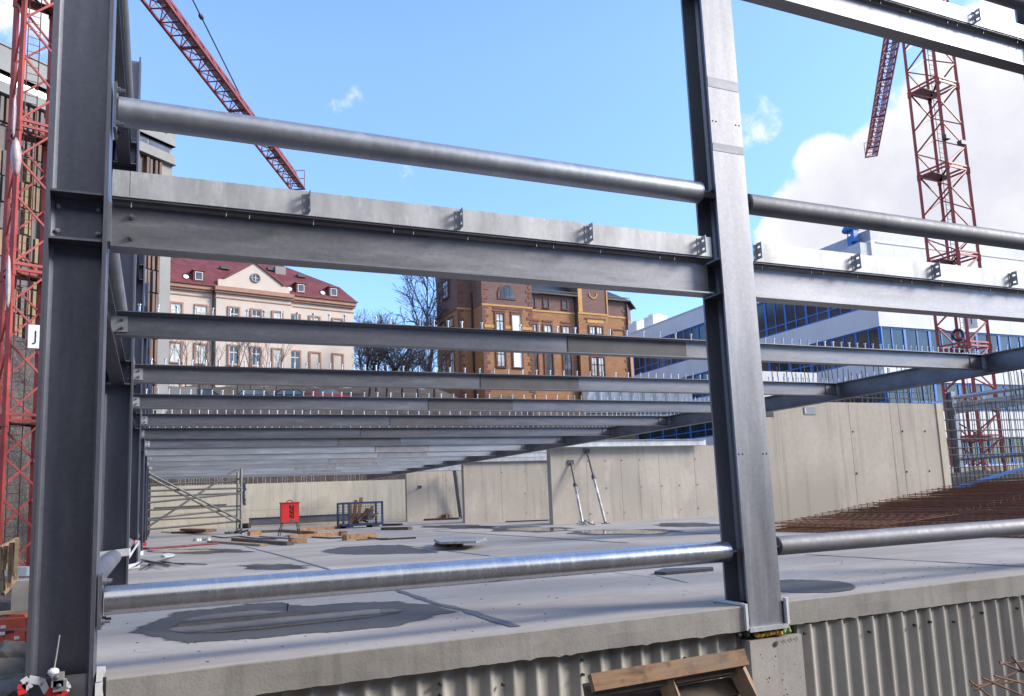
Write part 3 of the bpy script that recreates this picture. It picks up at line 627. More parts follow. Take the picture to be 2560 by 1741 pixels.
for u in (6.6,8.45,10.98): win(W,t,u,u+.55,23.15,24.15,M['quoin'],M['dfr'],M['gl'],0,0,.9)
mb=MB(); c=W.p(3.13,0,23.95)                                    # round-headed upper window
arc=[(1.0*math.cos(a),1.0*math.sin(a)) for a in [math.pi*i/16 for i in range(17)]]
o1=[W.p(3.13+x*1.15,-.1,24.05+y*1.15) for x,y in arc]; mb.prism(o1+[W.p(1.98,-.1,23.42),W.p(4.28,-.1,23.42)],W.n*.098); f=mb.build('arched_window',M['quoin'],t)
mb=MB(); o2=[W.p(3.13+x*.86,-.13,24.05+y*.98) for x,y in arc]; mb.prism(o2+[W.p(2.27,-.13,23.55),W.p(3.99,-.13,23.55)],W.n*.029); mb.build('pane',M['gl'],f)
mb=MB(); mb.wbox(W,2.75,2.80,-.15,-.131,23.55,24.9); mb.wbox(W,3.45,3.50,-.15,-.131,23.55,24.9); mb.build('glazing_bar',M['dfr'],f)
pass                              # left flank
mb=MB()
WL=Wall(*W.p(UL,VB,0).xy,86.2+90); LL=VB-2.6                              # runs from the back to the front, facing left
for u in (LL*.22,LL*.62):
    for z1 in (21.9,18.0): win(WL,t,u,u+1.1,z1-2.6,z1,M['quoin'],M['dfr'],M['glc'],1,.62,0)
win(WL,t,LL*.35,LL*.35+1.6,24.6,26.6,M['quoin'],M['dfr'],M['glc'],1,.62,0)
mb=MB(); mb.wbox(WL,0,LL,-.08,-.002,22.55,22.75); mb.build('string_course',M['quoin'],t)
for u,v in ((-.12,2.45),(12.6,.75),(20.05,.75)): mb=MB(); mb.tube(W.p(u,v,10),W.p(u,v,24.6),.09,8); mb.build('downpipe',M['dfr'],t)
mb=MB(); mb.wbox(W,12.75,13.3,.27,.349,22.8,26.5); mb.wbox(W,16.75,16.92,.25,.349,22.8,26.5); mb.build('gable_edge',M['ochre'],t)
mb=MB()
for i in range(9):
    a0,a1=math.pi*i/9,math.pi*(i+1)/9; mb.bar(W.p(14.9+.55*math.cos(a0),.32,25.2-.6*math.sin(a0)),W.p(14.9+.55*math.cos(a1),.32,25.2-.6*math.sin(a1)),.14,.12,up=tuple(W.n))
mb.build('scroll',M['ochre'],t)
# ---- white office complex with blue windows
X0,Y0=46.0,40.72
WW=Wall(X0,73.2,180)                                           # west face, u runs towards the street (-Y); n points +X
WSo=Wall(X0,Y0,90)                                             # south face, u along +X, n = +Y ... facing -Y
t=thing('office_complex',(60,56,0),'large white office complex with long blue framed window bands, on the right','office building')
LEN=73.2-Y0; SL=40.0
bands=[(16.62,18.15),(12.05,13.58),(8.15,9.75),(4.17,6.05),(-1,2.15)]
mb=MB()
for z0,z1 in bands: mb.wbox(WW,0,LEN,-0,.4,z0,z1); mb.wbox(WSo,.4,SL,0,.4,z0,z1)
mb.box((X0+.5,Y0+.5,-1),(X0+SL,73.2,18.0)); mb.wbox(WW,-.2,LEN,-.05,.5,18.151,18.26); mb.wbox(WSo,.5,SL,-.05,.5,18.151,18.26)
mb.build('wall',M['cw'],t)
mb=MB()
for z0,z1 in bands[:4]:
    k=1.4
    while k<LEN: mb.wbox(WW,k,k+.012,-.004,0,z0,z1); k+=2.9
    k=2.2
    while k<SL: mb.wbox(WSo,k,k+.012,-.004,0,z0,z1); k+=2.9
mb.build('panel_joints',M['cwg'],t)['kind']='stuff'
def band_windows(w,length,z0,z1,step,tr):
    n=int(length/step); st=length/n
    for i in range(n):
        a,b_=i*st,(i+1)*st; mb=MB(); v0,v1=.10,.20
        mb.wbox(w,a,a+.11,v0,v1,z0,z1); mb.wbox(w,b_-.11,b_-.001,v0,v1,z0,z1); mb.wbox(w,a+.11,b_-.11,v0,v1,z0,z0+.11); mb.wbox(w,a+.11,b_-.11,v0,v1,z1-.11,z1)
        for q in (1,):
            c=a+(b_-a)*q/2; mb.wbox(w,c-.05,c+.05,v0+.01,v1,z0+.11,z1-.11)
        if (i+tr)%3!=2 or tr==9:
            for p_,q_ in ((a+.11,(a+b_)/2-.05),((a+b_)/2+.05,b_-.11)): mb.wbox(w,p_,q_,v0+.01,v1,z0+.62,z0+.72)
        f=mb.build('window',M['bblue'],t)
        mb=MB(); mb.wbox(w,a+.05,b_-.05,v0+.06,v0+.08,z0+.05,z1-.05); mb.build('pane',M['gld'],f)
band_windows(WW,LEN,13.58,16.62,2.32,9); band_windows(WW,LEN,9.75,12.05,2.32,9)
for k,(z0,z1) in enumerate(((13.58,16.62),(9.75,12.05),(6.05,8.15),(2.15,4.17))): band_windows(WSo,20.0,z0,z1,2.5,k)
band_windows(WW,LEN,6.05,8.15,4.64,9)
mb=MB()
for i in range(11): z=18.28+i*.085; mb.box((X0+.25,Y0+.2,z),(X0+SL,46.2,z+.05)); mb.box((X0+.28,Y0+.23,z+.05),(X0+SL-.03,46.15,z+.085))
mb.build('roof_screen',M['louv'],t)
mb=MB(); q=at(2122,590,X=X0-.3); mb.box((X0-.45,q.y-.3,15.5),(X0-.05,q.y+.05,19.0)); mb.box((X0-.5,q.y-.65,15.5),(X0-.1,q.y-.34,18.2)); mb.box((X0-.5,q.y-.65,18.5),(X0-.1,q.y-.34,19.4)); mb.build('flue',M['bblue'],t)
mb=MB(); mb.lathe((X0-.25,q.y-.15,19.35),[(.55,0),(.62,.1),(.5,.35),(.2,.45)],14); 
for a in range(4): mb.tube((X0-.25+.3*math.cos(a*1.57),q.y-.15+.3*math.sin(a*1.57),19),(X0-.25+.3*math.cos(a*1.57),q.y-.15+.3*math.sin(a*1.57),19.4),.03,5)
mb.build('flue_cap',M['bblue'],t)
mb=MB(); mb.box((X0-.9,Y0+.15,15.5),(X0-.004,Y0+1.3,18.1)); mb.build('stair_box',M['cwg'],t)
for px in (1598,1640):
    p=at(px,815,X=X0+2); u=thing('roof_unit',(p.x,p.y,18.1),'white rooftop cooling unit, %s of the two on the office roof'%('left' if px<1620 else 'right'),'cooling unit','cooling units on the office roof')
    mb=MB(); mb.box((p.x-.9,p.y-.9,18.0),(p.x+.9,p.y+.9,19.7)); mb.build('cabinet',M['boardw'],u); MB().lathe((p.x,p.y,19.7),[(.7,0),(.75,.2),(.6,.25)],14).build('fan_cowl',M['boardw'],u)
# ---- tall grey office with brown slats, behind the left crane
W=Wall(-.8,62.0,50.3)
ue=W; 
def uz(px,py):
    r=ray(px,py); n=W.n; s_=((W.o-EYE).dot(n))/(r.dot(n)); q=EYE+r*s_; return (q-W.o).dot(W.d),q.z
uR,_=uz(440,350); zt=uz(440,318)[1]; zs1=uz(350,329)[1]; zs0=uz(350,352)[1]; zb0=uz(352,376)[1]
t=thing('slatted_office',tuple(W.p(-6,5,8)),'tall grey office with brown vertical slats, behind the left tower crane','office building')
mb=MB(); U0=-26
mb.wbox(W,U0,uR,0,9,zs1,zt); mb.wbox(W,U0,uR,0,9,zb0,zs0); mb.wbox(W,U0,uR-.05,.35,9,zs0,zs1); mb.wbox(W,U0,uR-.02,.8,9,6,zb0); mb.wbox(W,uR-1.0,uR-.02,.3,.8,6,zb0); mb.wbox(W,U0,uR,-.12,.3,zb0-.08,zb0); mb.build('wall',M['ogrey'],t)
mb=MB(); mb.wbox(W,U0,uR,-.08,9,zt,zt+.12); mb.wbox(W,U0,uR,-.05,.3,zs1,zs1+.06); mb.build('coping',M['dsteel'],t)
k=0; u=uR-.3
while u>-17:
    mb=MB(); mb.wbox(W,u-1.9,u,.27,.34,zs0+.02,zs1-.02); f=mb.build('window',M['dsteel'],t); mb=MB(); mb.wbox(W,u-1.82,u-.08,.25,.27,zs0+.1,zs1-.08); mb.build('pane',M['gl'],f); u-=1.9; k+=1
zz=zb0-.25; tier=0
while zz>10:
    z1=zz; z0=zz-1.55; ms=[M['slatr'],M['slat'],M['slatg'],M['slat']]
    mb=MB(); u=uR-1.15; rr=random.Random(tier*7+1)
    mb.wbox(W,-17,uR-1,.40,.46,z0-.05,z1+.02,0)
    while u>-17:
        g=rr.random(); pick=2 if (u<-7.6 and tier>1 and g<.6) else 1 if g<.6 else 0
        if tier<2 and pick==2: pick=1
        if rr.random()>.12: mb.wbox(W,u-.2,u,.05+.1*(rr.random()<.4),.41,z0,z1,pick)
        u-=.36
    mb.wbox(W,-17,uR-1,.3,.45,z0-.12,z0-.02,0)
    mb.build('slat_panel',ms[:3],t); zz-=1.67; tier+=1
mb=MB(); mb.wbox(W,uR-17,uR-1,.62,.78,8,zb0-.2); mb.build('glazing',M['gld'],t)
def text_mesh(s,size,ext=.01):
    cu=bpy.data.curves.new('t','FONT'); cu.body=s; cu.size=size; cu.extrude=ext; cu.align_x='CENTER'; cu.align_y='CENTER'
    o=bpy.data.objects.new('t',cu); COL.objects.link(o); dg=bpy.context.evaluated_depsgraph_get(); dg.update()
    me=bpy.data.meshes.new_from_object(o.evaluated_get(dg)); bpy.data.objects.remove(o); return me
def text_obj(name,s,size,mat_,parent,origin,xdir,normal,ext=.01):
    me=text_mesh(s,size,ext); x=V(xdir).normalized(); z=V(normal).normalized(); y=z.cross(x)
    R=Matrix((x,y,z)).transposed().to_4x4(); R.translation=V(origin)-V(parent['_o']); me.transform(R); me.name=name
    o=bpy.data.objects.new(name,me); COL.objects.link(o); o.parent=parent; o['_o']=tuple(parent['_o']); me.materials.clear(); me.materials.append(mat_); return o
ul,zl=uz(408,322); text_obj('red_letter','K',1.0,M['boxred'],t,W.p(ul,-.03,zl+.05),W.d,-W.n,.06)
mb=MB(); p=W.p(uz(392,262)[0],2,zt); mb.tube(p,p+V((0,0,2.2)),.04,6); mb.bar(p+V((-.6,0,1.9)),p+V((.6,0,1.9)),.04,.04); mb.build('antenna',M['dsteel'],t)
# ---- low shed and walls on the street behind the left crane
p=at(45,950,Y=52); t=thing('site_shed',(p.x,p.y,p.z-1.6),'low pale shed with a dark window strip, seen through the left crane mast','shed')
mb=MB(); mb.box((p.x-4,p.y,p.z-1.2),(p.x+2.2,p.y+2.5,p.z+.9)); mb.build('wall',M['ogrey'],t); mb=MB(); mb.box((p.x-4,p.y-.03,p.z-.75),(p.x+1.0,p.y-.003,p.z-.05)); mb.build('window',M['gl'],t)
mb=MB(); mb.box((p.x-4.2,p.y-.2,p.z+.9),(p.x+2.4,p.y+2.7,p.z+1.02)); mb.build('roof',M['ogrey'],t)
mb=MB(); 
for i in range(5): mb.box((p.x+1.05,p.y-.6,p.z-.95+i*.19),(p.x+2.0,p.y-.25,p.z-.82+i*.19))
tag(mb.build('board_stack',M['wood']),'stack of pale boards leaning by the shed window behind the left crane','board stack')
mb=MB(); 
for i in range(5): mb.box((p.x-5,p.y-2.5-i*.02,p.z-3.4+i*.45),(p.x+2.6,p.y-2.2,p.z-3.0+i*.45))
tag(mb.build('grey_board_wall',M['dsteel']),'dark boarded bank support below the shed, behind the left crane','bank wall')
# ================================================================== TOWER CRANES
def mast(t,c,w,rot,z0,z1,sec,leg_r,mt,md,ladder=True):
    c=V((c[0],c[1],0)); R=[V((math.cos(rot+math.pi/4+k*math.pi/2),math.sin(rot+math.pi/4+k*math.pi/2),0))*w/math.sqrt(2) for k in range(4)]
    n=round((z1-z0)/sec); sec=(z1-z0)/n
    for s in range(n):
        a=z0+s*sec; b=a+sec; mb=MB()
        for k in range(4):
            p=c+R[k]; q=c+R[(k+1)%4]
            mb.bar(p+V((0,0,a)),p+V((0,0,b)),leg_r*2,leg_r*2,up=R[k])
            m_=2; hh=sec/m_
            for j in range(m_):
                za=a+j*hh; zb=za+hh; f,g=(p,q) if (j+k)%2==0 else (q,p)
                mb.bar(f+V((0,0,za+.08)),g+V((0,0,(za+zb)/2)),.07,.07); mb.bar(g+V((0,0,(za+zb)/2)),f+V((0,0,zb-.08)),.07,.07)
            mb.bar(p+V((0,0,b-.12)),q+V((0,0,b-.12)),.08,.10); mb.bar(p+V((0,0,a+.10)),q+V((0,0,a+.10)),.08,.10)
            mb.bar(p+V((0,0,b-.35)),p+V((0,0,b+.02)),leg_r*2.7,leg_r*2.7,up=R[k])
        o=mb.build('mast_section',mt,t)
        mb=MB()
        for k in (0,2):                                        # rest platform at the section joint
            mb.bar(c+R[k]+V((0,0,b-.2)),c+R[(k+2)%4]+V((0,0,b-.2)),.07,.07)
        a1=c+R[0]*.95; a2=c+R[1]*.95; a3=c+R[2]*.95; a4=c+R[3]*.95
        mb.prism([a1+V((0,0,b-.18)),a2+V((0,0,b-.18)),(a2+a3)/2+V((0,0,b-.18)),(a1+a4)/2+V((0,0,b-.18))],V((0,0,.04))); mb.build('platform',md,t)
        if ladder:
            mb=MB(); x=R[0].normalized()*.02; e=(R[1]-R[0]).normalized(); o_=c+R[2]*.25
            for sg in (-.2,.2): mb.tube(o_+e*sg+V((0,0,a)),o_+e*sg+V((0,0,b)),.02,5)
            z=a+.15
            while z<b: mb.tube(o_-e*.2+V((0,0,z)),o_+e*.2+V((0,0,z)),.013,4); z+=.3
            mb.build('ladder',md,t)
    return R
def jib(t,a,b,w,h,panel,mt,md,rails=True):
    a=V(a); b=V(b); d=(b-a).normalized(); sd=d.cross(V((0,0,1))).normalized(); up=sd.cross(d); L_=(b-a).length; n=int(L_/panel); st=L_/n
    mb=MB(); l=[];r=[];c=[]
    for i in range(n+1):
        p=a+d*st*i; l.append(p-sd*w/2); r.append(p+sd*w/2); c.append(p+up*h+d*st*.5)
    mb.bar(l[0],l[-1],.13,.13); mb.bar(r[0],r[-1],.13,.13); mb.build('lower_chord',mt,t)
    mb=MB(); mb.bar(c[0],c[-2],.16,.16); mb.build('upper_chord',mt,t)
    mb=MB()
    for i in range(n):
        mb.bar(l[i],r[i],.06,.06); f,g=(l,r) if i%2 else (r,l); mb.bar(f[i],g[i+1],.05,.05)
        for s in (l,r): mb.bar(s[i],c[i],.055,.055); mb.bar(c[i],s[i+1],.055,.055)
        if i%6==5: mb.bar(l[i],r[i],.14,.14)
    mb.bar(l[-1],r[-1],.1,.1); mb.build('lacing',mt,t)
    mb=MB()
    for i in range(0,n,1):
        p=r[i]-sd*.30+up*.10; mb.bar(p-d*.0,p+d*st*.96,.42,.025)
    mb.build('walkway',md,t)
    mb=MB()
    for s in (.18,-.18): mb.tube(a+up*.25+sd*s,b+up*.25+sd*s,.02,4)
    mb.build('trolley_rope',M['dsteel'],t)
    mb=MB(); p=b-d*.1
    for q in (p+sd*w/2,p-sd*w/2): mb.tube(q,q+V((0,0,1.6)),.035,5)
    mb.tube(p+sd*w/2+V((0,0,1.6)),p-sd*w/2+V((0,0,1.6)),.03,5); mb.tube(p+sd*w/2+V((0,0,.9)),p-sd*w/2+V((0,0,.9)),.03,5); mb.build('end_guard',mt,t)
M['walk']=plain('pale_mesh_walkway',(.34,.30,.45),.7,.1,.15,2)
def crane(label,c,rot,w,zb,ztop,tip,pend,sign_z,sign_dir):
    t=thing('tower_crane',(c[0],c[1],zb),label,'tower crane','red tower cranes')
    R=mast(t,c,w,rot,zb,ztop,5.25,.075,M['red'],M['redd'])
    j0=V((c[0],c[1],ztop+.6)); tip=V(tip); d=(tip-j0).normalized()
    jib(t,j0,tip,1.15,1.15,1.25,M['redj'],M['walk'])
    back=j0-V((d.x,d.y,0)).normalized()*11
    jib(t,j0,back,1.15,.8,1.4,M['redd'],M['walk'])
    mb=MB(); mb.box((back.x-1,back.y-1,back.z-2.2),(back.x+1,back.y+1,back.z-.1)); mb.build('counterweight',M['ogrey'],t)
    ap=j0+V((0,0,6.5)); mb=MB()
    for q in R: mb.bar(V((c[0],c[1],ztop+.7))+q,ap,.12,.12)
    mb.build('tower_head',M['red'],t)
    mb=MB(); mb.lathe((c[0],c[1],ztop),[(w*.75,0),(w*.8,.1),(w*.8,.5),(w*.7,.55)],20); mb.build('slewing_ring',M['redd'],t)
    mb=MB(); mb.box((c[0]+1,c[1]-.8,ztop+.8),(c[0]+2.3,c[1]+.8,ztop+2.9)); mb.build('cab',M['red'],t); mb=MB(); mb.box((c[0]+2.301,c[1]-.7,ztop+1.5),(c[0]+2.32,c[1]+.7,ztop+2.7)); mb.build('cab_window',M['gl'],t)
    mb=MB(); e=j0+(tip-j0)*pend+V((0,0,1.3)); mb.tube(ap,e,.045,6); mb.tube(ap,back,.045,6); mb.lathe(ap+(e-ap)*.70,[(.05,-.25),(.14,-.1),(.14,.1),(.05,.25)],8,(e-ap)); mb.build('pendant',M['dsteel'],t)
    if sign_z:
        n=V(sign_dir[:2]+(0,)).normalized() if isinstance(sign_dir,tuple) else V(sign_dir); x=V((0,0,1)).cross(n).normalized()*1.0
        o=V((sign_dir[2],sign_dir[3],sign_z)); mb=MB(); mb.bar(o-x*.36,o+x*.36,.02,.85); s=mb.build('sign_board',M['boardw'],t)
        text_obj('lettering','J1',.55,M['black'],s,o+n*.012,x,n,.004)
    return t
def jibZ(c,p1,p2):                                    # height at which a level jib over mast c runs through both sight lines
    a=at(*p1,Z=30.0); b=at(*p2,Z=30.0); d=V((b.x-a.x,b.y-a.y)); q=c[0]/c[1]
    t=(a.x-q*a.y)/(d.x-q*d.y); f=V((a.x-d.x*t,a.y-d.y*t)); return 1+29*c[1]/f.y
A1=at(58,900,D=30.0); c1=(A1.x,A1.y)
Zj=jibZ(c1,(385,0),(745,470))
sg1=at(82,842,D=29.2)
cr1=crane('red tower crane standing close at the left edge, jib crossing the upper left sky',c1,math.radians(20),1.25,1.75-2.6,Zj-.6,at(745,474,Z=Zj),.62,sg1.z,(-c1[0],-c1[1],sg1.x+.22,sg1.y))
A2=at(2384,652,D=48.0); c2=(A2.x,A2.y)
Zj2=jibZ(c2,(2232,85),(2178,392))
sg2=at(2425,804,D=46.6)
cr2=crane('red tower crane at the right in front of the white offices, jib pointing away',c2,math.radians(45-51+9),1.88,-1.9,Zj2-.6,at(2178,392,Z=Zj2),.5,sg2.z,(-c2[0],-c2[1],sg2.x,sg2.y))
for o_,nm,px,py in ((cr2,'lamp',2366,344),(cr2,'lamp',2404,358)):
    p=at(px,py,D=47.6); mb=MB(); mb.box((p.x-.2,p.y-.15,p.z-.12),(p.x+.2,p.y+.15,p.z+.12)); mb.build('floodlight',M['dsteel'],o_)
p=at(2395,838,D=47.0); mb=MB()
for i in range(14):
    a0,a1=2*math.pi*i/14,2*math.pi*(i+1)/14; e=V((-p.y,p.x,0)).normalized()*-1
    mb.tube(p+e*.26*math.cos(a0)+V((0,0,.32*math.sin(a0))),p+e*.26*math.cos(a1)+V((0,0,.32*math.sin(a1))),.09,6)
mb.build('cable_coil',M['black'],cr2)
# plastic film blown into the left mast
def film(name,pts,label,wd):
    mb=MB(); vs=[];n=len(pts)
    for i,p in enumerate(pts):
        s=math.sin(math.pi*i/(n-1))**.6*wd+.02; e=V((1,.15,0)).normalized()
        for j in range(5):
            f_=(j-2)/2; vs.append(p+e*f_*s+V((0,-.12*(1-f_*f_)*s/wd+rnd.uniform(-.03,.03),rnd.uniform(-.02,.02))))
    fs=[(i*5+j,i*5+j+1,(i+1)*5+j+1,(i+1)*5+j) for i in range(n-1) for j in range(4)]
    mb.add(vs,fs,0,True); o=mb.build(name,M['filmp'],origin=tuple(pts[-1])); sol=o.modifiers.new('s','SOLIDIFY'); sol.thickness=.006; return tag(o,label,'plastic sheet','plastic sheets caught in the left crane')
def pl(a,b,n,D): return [at(a[0]+(b[0]-a[0])*i/(n-1),a[1]+(b[1]-a[1])*i/(n-1),D=D) for i in range(n)]
film('plastic_sheet',pl((40,345),(40,440),9,29.1),'pinkish white plastic film bulging in the left crane mast, upper one',.15)
film('plastic_sheet',pl((22,640),(20,770),9,29.1),'thin white plastic film hanging in the left crane mast, lower one',.06)
film('plastic_sheet',pl((38,240),(33,345),9,29.0),'narrow twisted strip of white film above the bulging one in the left crane',.035)
# ================================================================== THINGS ON THE SLAB
def G(px,py,z=0): return at(px,py,Z=z)
# ---- scaffold tower
p=G(368,1347); y0=40.6; xa=at(367,1200,Y=y0).x; xb=at(603,1200,Y=y0).x; y1=y0+1.9; zt=at(603,1156,Y=y0).z
xa2=at(378,1200,Y=y1).x+.1; xb2=at(580,1200,Y=y1).x; xa2=xa+.02; xb2=xb-.02
t=thing('scaffold_tower',((xa+xb)/2,y0+.95,0),'rolling tube scaffold tower with crossed braces beside the left columns','scaffold')
def zz(py): return at(500,py,Y=y0).z
for x in (xa,xb):
    for y in (y0,y1):
        MB().tube((x,y,.22),(x,y,zt if (x,y)==(xb,y0) else zt-.35),.058,8).build('standard',M['scaf'],t)
        mb=MB(); mb.lathe((x-.04,y,.12),[(.12,0),(.13,.02),(.13,.06),(.12,.08)],12,(1,0,0)); c=mb.build('castor',M['dsteel'],t); MB().box((x-.055,y-.05,.12),(x+.055,y+.05,.26)).build('fork',M['scaf'],c)
for za,zb in ((zz(1224),zz(1224)),(zz(1253),zz(1237)),(zz(1292),zz(1277)),(zz(1318),zz(1308))): MB().tube((xa,y0-.05,za),(xb,y0-.05,zb),.046,6).build('ledger',M['scaf'],t)
for z in (zz(1236),zz(1270),zz(1296),zz(1205)): MB().tube((xa,y1,z),(xb,y1,z+.03),.042,6).build('ledger',M['scaf'],t)
for z in (.55,1.3,2.0,2.6):
    for x in (xa,xb): MB().tube((x,y0,z),(x,y1,z),.04,6).build('transom',M['scaf'],t)
for (za,zb,y) in ((zz(1178),zz(1307),y0-.1),(zz(1184),zz(1313),y1),(zz(1315),zz(1168),y0-.14)): MB().tube((xa,y,za),(xb,y,zb),.05,6).build('brace',M['scaf'],t)
MB().bar((xa+.3,y1+.02,zz(1268)),(xb-.5,y1+.02,zz(1266)),.06,.16).build('toe_board',M['woodd'],t)
mb=MB(); 
for i in range(6): mb.bar((xb+.12,y0+.1,zz(1212)-i*.17),(xb+.13+.06*math.sin(i*1.7),y0+.1,zz(1212)-.17-i*.17),.16-.02*(i%3),.10,up=(0,1,0))
tag(mb.build('hanging_jacket',M['navy']),'dark navy jacket hanging on the right post of the scaffold','jacket')
SCX,SCY=xb,y0
# ---- red distribution box on a stand
a=G(700,1340); b=G(752,1339); yb=33.4; xl=at(704,1300,Y=yb).x; xr=at(748,1300,Y=yb).x; z0=at(726,1306,Y=yb).z; z1=at(726,1258,Y=yb).z
t=thing('power_box',((xl+xr)/2,yb+.25,0),'bright red site power box on thin black legs','power box')
mb=MB(); w=.5; mb.box((xl,yb+.06,z0),(xr,yb+w,z1)); xm=xl+(xr-xl)*.42; xn=xl+(xr-xl)*.70
mb.box((xl,yb,z0),(xm,yb+.06,z1)); mb.box((xn,yb,z0),(xr,yb+.06,z1)); mb.box((xm,yb,z0),(xn,yb+.06,z0+.14)); mb.box((xm,yb,z1-.1),(xn,yb+.06,z1)); mb.build('cabinet',M['boxred'],t)
MB().box((xl-.03,yb-.03,z1),(xr+.03,yb+w+.03,z1+.035)).build('lid',M['boxred'],t)
mb=MB(); mb.bar((xl+.2,yb+.2,z1+.03),(xl+.28,yb+.2,z1+.10),.03,.03); mb.bar((xr-.28,yb+.2,z1+.10),(xr-.2,yb+.2,z1+.03),.03,.03); mb.bar((xl+.27,yb+.2,z1+.1),(xr-.27,yb+.2,z1+.1),.03,.03); mb.build('handle',M['black'],t)
for i in range(3): mb=MB(); mb.lathe(((xm+xn)/2,yb+.062,z0+.26+i*.17),[(.05,0),(.05,.05),(.035,.06)],10,(0,-1,0)); mb.build('socket',M['redd'],t)
MB().box((xm+.03,yb-.004,z0+.03),(xn+.05,yb-.001,z0+.09)).build('plate_sign',M['woodd'],t)
for x,dx in ((xl+.06,-.13),(xr-.06,.13)):
    for y,dy in ((yb+.05,-.08),(yb+w-.05,.08)): MB().tube((x,y,z0),(x+dx,y+dy,0.0),.018,6).build('leg',M['black'],t)
q=[G(x,y,.02) for x,y in ((728,1339),(770,1343),(830,1346),(900,1343),(960,1349),(1040,1345))]; mb=MB(); mb.path(q,.03,6); tag(mb.build('black_cable',M['black']),'black cable snaking right over the slab from the red power box','cable')
q=[G(x,y,.02) for x,y in ((720,1340),(690,1348),(640,1347),(600,1341),(560,1345),(530,1341))]; mb=MB(); mb.path(q,.025,6); tag(mb.build('black_cable',M['black']),'thin black cable running left from the red power box to the planks','cable')
# ---- blue cage with scrap
xl=at(858,1300,Y=40).x; xr=at(956,1300,Y=40).x; zt=at(905,1257,Y=40).z; yc0,yc1=40,41.3
t=thing('mesh_cage',((xl+xr)/2,40.6,0),'blue steel mesh cage filled with scrap, in front of the far wall','cage')
mb=MB()
for x in (xl,xr):
    for y in (yc0,yc1): mb.bar((x,y,.12),(x,y,zt),.09,.09)
for z in (.16,zt):
    for y in (yc0,yc1): mb.bar((xl,y,z),(xr,y,z),.08,.08)
    for x in (xl,xr): mb.bar((x,yc0,z),(x,yc1,z),.08,.08)
mb.box((xl,yc0,.1),(xr,yc1,.16)); mb.bar((xl+.28,yc0-.01,.12),(xl+.28,yc0-.01,zt),.14,.05); mb.build('frame',M['blue'],t)
mb=MB(); x=xl+.1
while x<xr: mb.tube((x,yc1,.15),(x,yc1,zt),.012,4); x+=.13
z=.25
while z<zt: mb.tube((xl,yc1,z),(xr,yc1,z),.012,4); mb.tube((xl,yc0,z),(xl,yc1,z),.01,4); mb.tube((xr,yc0,z),(xr,yc1,z),.01,4); z+=.13
mb.build('mesh',M['dsteel'],t)
for k,(xx,) in enumerate(((xl+.15,),(xr-.5,))): MB().box((xx,yc0,0),(xx+.35,yc1,.1)).build('foot',M['woodd'],t)
rr=random.Random(4)
for i,(lab,mm) in enumerate((('tall weathered plank standing in the blue cage, left one','woodd'),('tall reddish plank standing in the blue cage, next to the left one','rust'),('brown plank sticking out above the blue cage rim','woodb'))):
    x=xl+.42+i*.2; mb=MB(); mb.bar((x,40.4+i*.1,.18),(x+.08*i+.05,40.6,zt+.02+.12*i),.17,.05,up=(0,1,0)); tag(mb.build('plank',M[mm]),lab,'plank','scrap standing in the blue cage')
mb=MB(); mb.tube((xl+.75,40.3,.3),(xr-.25,40.9,1.0),.06,8); tag(mb.build('scrap_pipe',M['rust']),'rusty pipe leaning slantwise inside the blue cage','pipe')
for i in range(9):
    mb=MB(); x=xl+.8+rr.uniform(0,.95); y=40.2+rr.uniform(.1,.9); z=.2+rr.uniform(0,.35); a=rr.uniform(-1,1); mb.bar((x,y,z),(x+.5*a,y+.3,z+rr.uniform(.1,.5)),.13,.08)
    tag(mb.build('scrap_piece',M[('woodd','rust','dsteel')[i%3]]),'short dark scrap offcut heaped in the bottom of the blue cage','scrap','short offcuts heaped in the blue cage')
# ---- loose timber
def plank(pa,pb,w,h,m,label,zb=0.0,gr='loose timbers on the slab'):
    a=G(*pa,zb); b=G(*pb,zb); mb=MB(); mb.bar(a+V((0,0,h/2+.002)),b+V((0,0,h/2+.002)),w,h)
    return tag(mb.build('plank',M[m]),label,'plank',gr)
mb=MB(); rr=random.Random(17)
for i in range(8):
    q=V((SCX-.35+rr.uniform(-.3,.3),SCY+rr.uniform(-.3,.4),0)); mb.bar(q+V((0,0,.06)),q+V((rr.uniform(-.4,.4),rr.uniform(-.2,.2),rr.uniform(.05,.18))),.12,.08)
tag(mb.build('scrap_heap',M['dsteel']),'small dark heap of fittings at the right foot of the scaffold','heap')
plank((526,1356),(660,1366),.24,.06,'wood','long pale plank pointing left to right, nearest below the red box')
plank((585,1352),(726,1364),.20,.10,'woodd','dark plank lying just behind the long pale plank',.0)
plank((655,1343),(760,1350),.22,.05,'propg','grey flat board between the legs of the red box and the dark plank')
plank((723,1349),(862,1339),.14,.14,'woodo','orange beam lying right of the red box legs')
plank((725,1361),(764,1358),.18,.14,'woodb','short brown block right of the dark plank')
plank((628,1334),(700,1331),.14,.12,'woodo','orange beam lying left behind the red box')
plank((745,1330),(868,1321),.14,.14,'woodo','orange beam running from the red box to the blue cage')
plank((700,1330),(790,1337),.14,.12,'woodb','brown beam crossing under the red box')
plank((748,1316),(862,1309),.14,.10,'wood','pale beam on the slab left of the blue cage')
plank((622,1340),(650,1338),.2,.18,'woodo','orange block standing left of the red box')
plank((861,1352),(936,1345),.2,.17,'woodo','thick orange block lying right, nearer than the blue cage')
plank((893,1352),(968,1347),.08,.03,'woodd','thin lath beside the thick orange block')
plank((957,1326),(1026,1325),.22,.12,'woodd','dark plank on the slab right of the blue cage')
plank((959,1315),(1003,1314),.22,.10,'woodd','second dark plank right of the cage, farther back at its corner')
plank((850,1340),(866,1339),.2,.16,'woodb','brown offcut below the left cage foot')
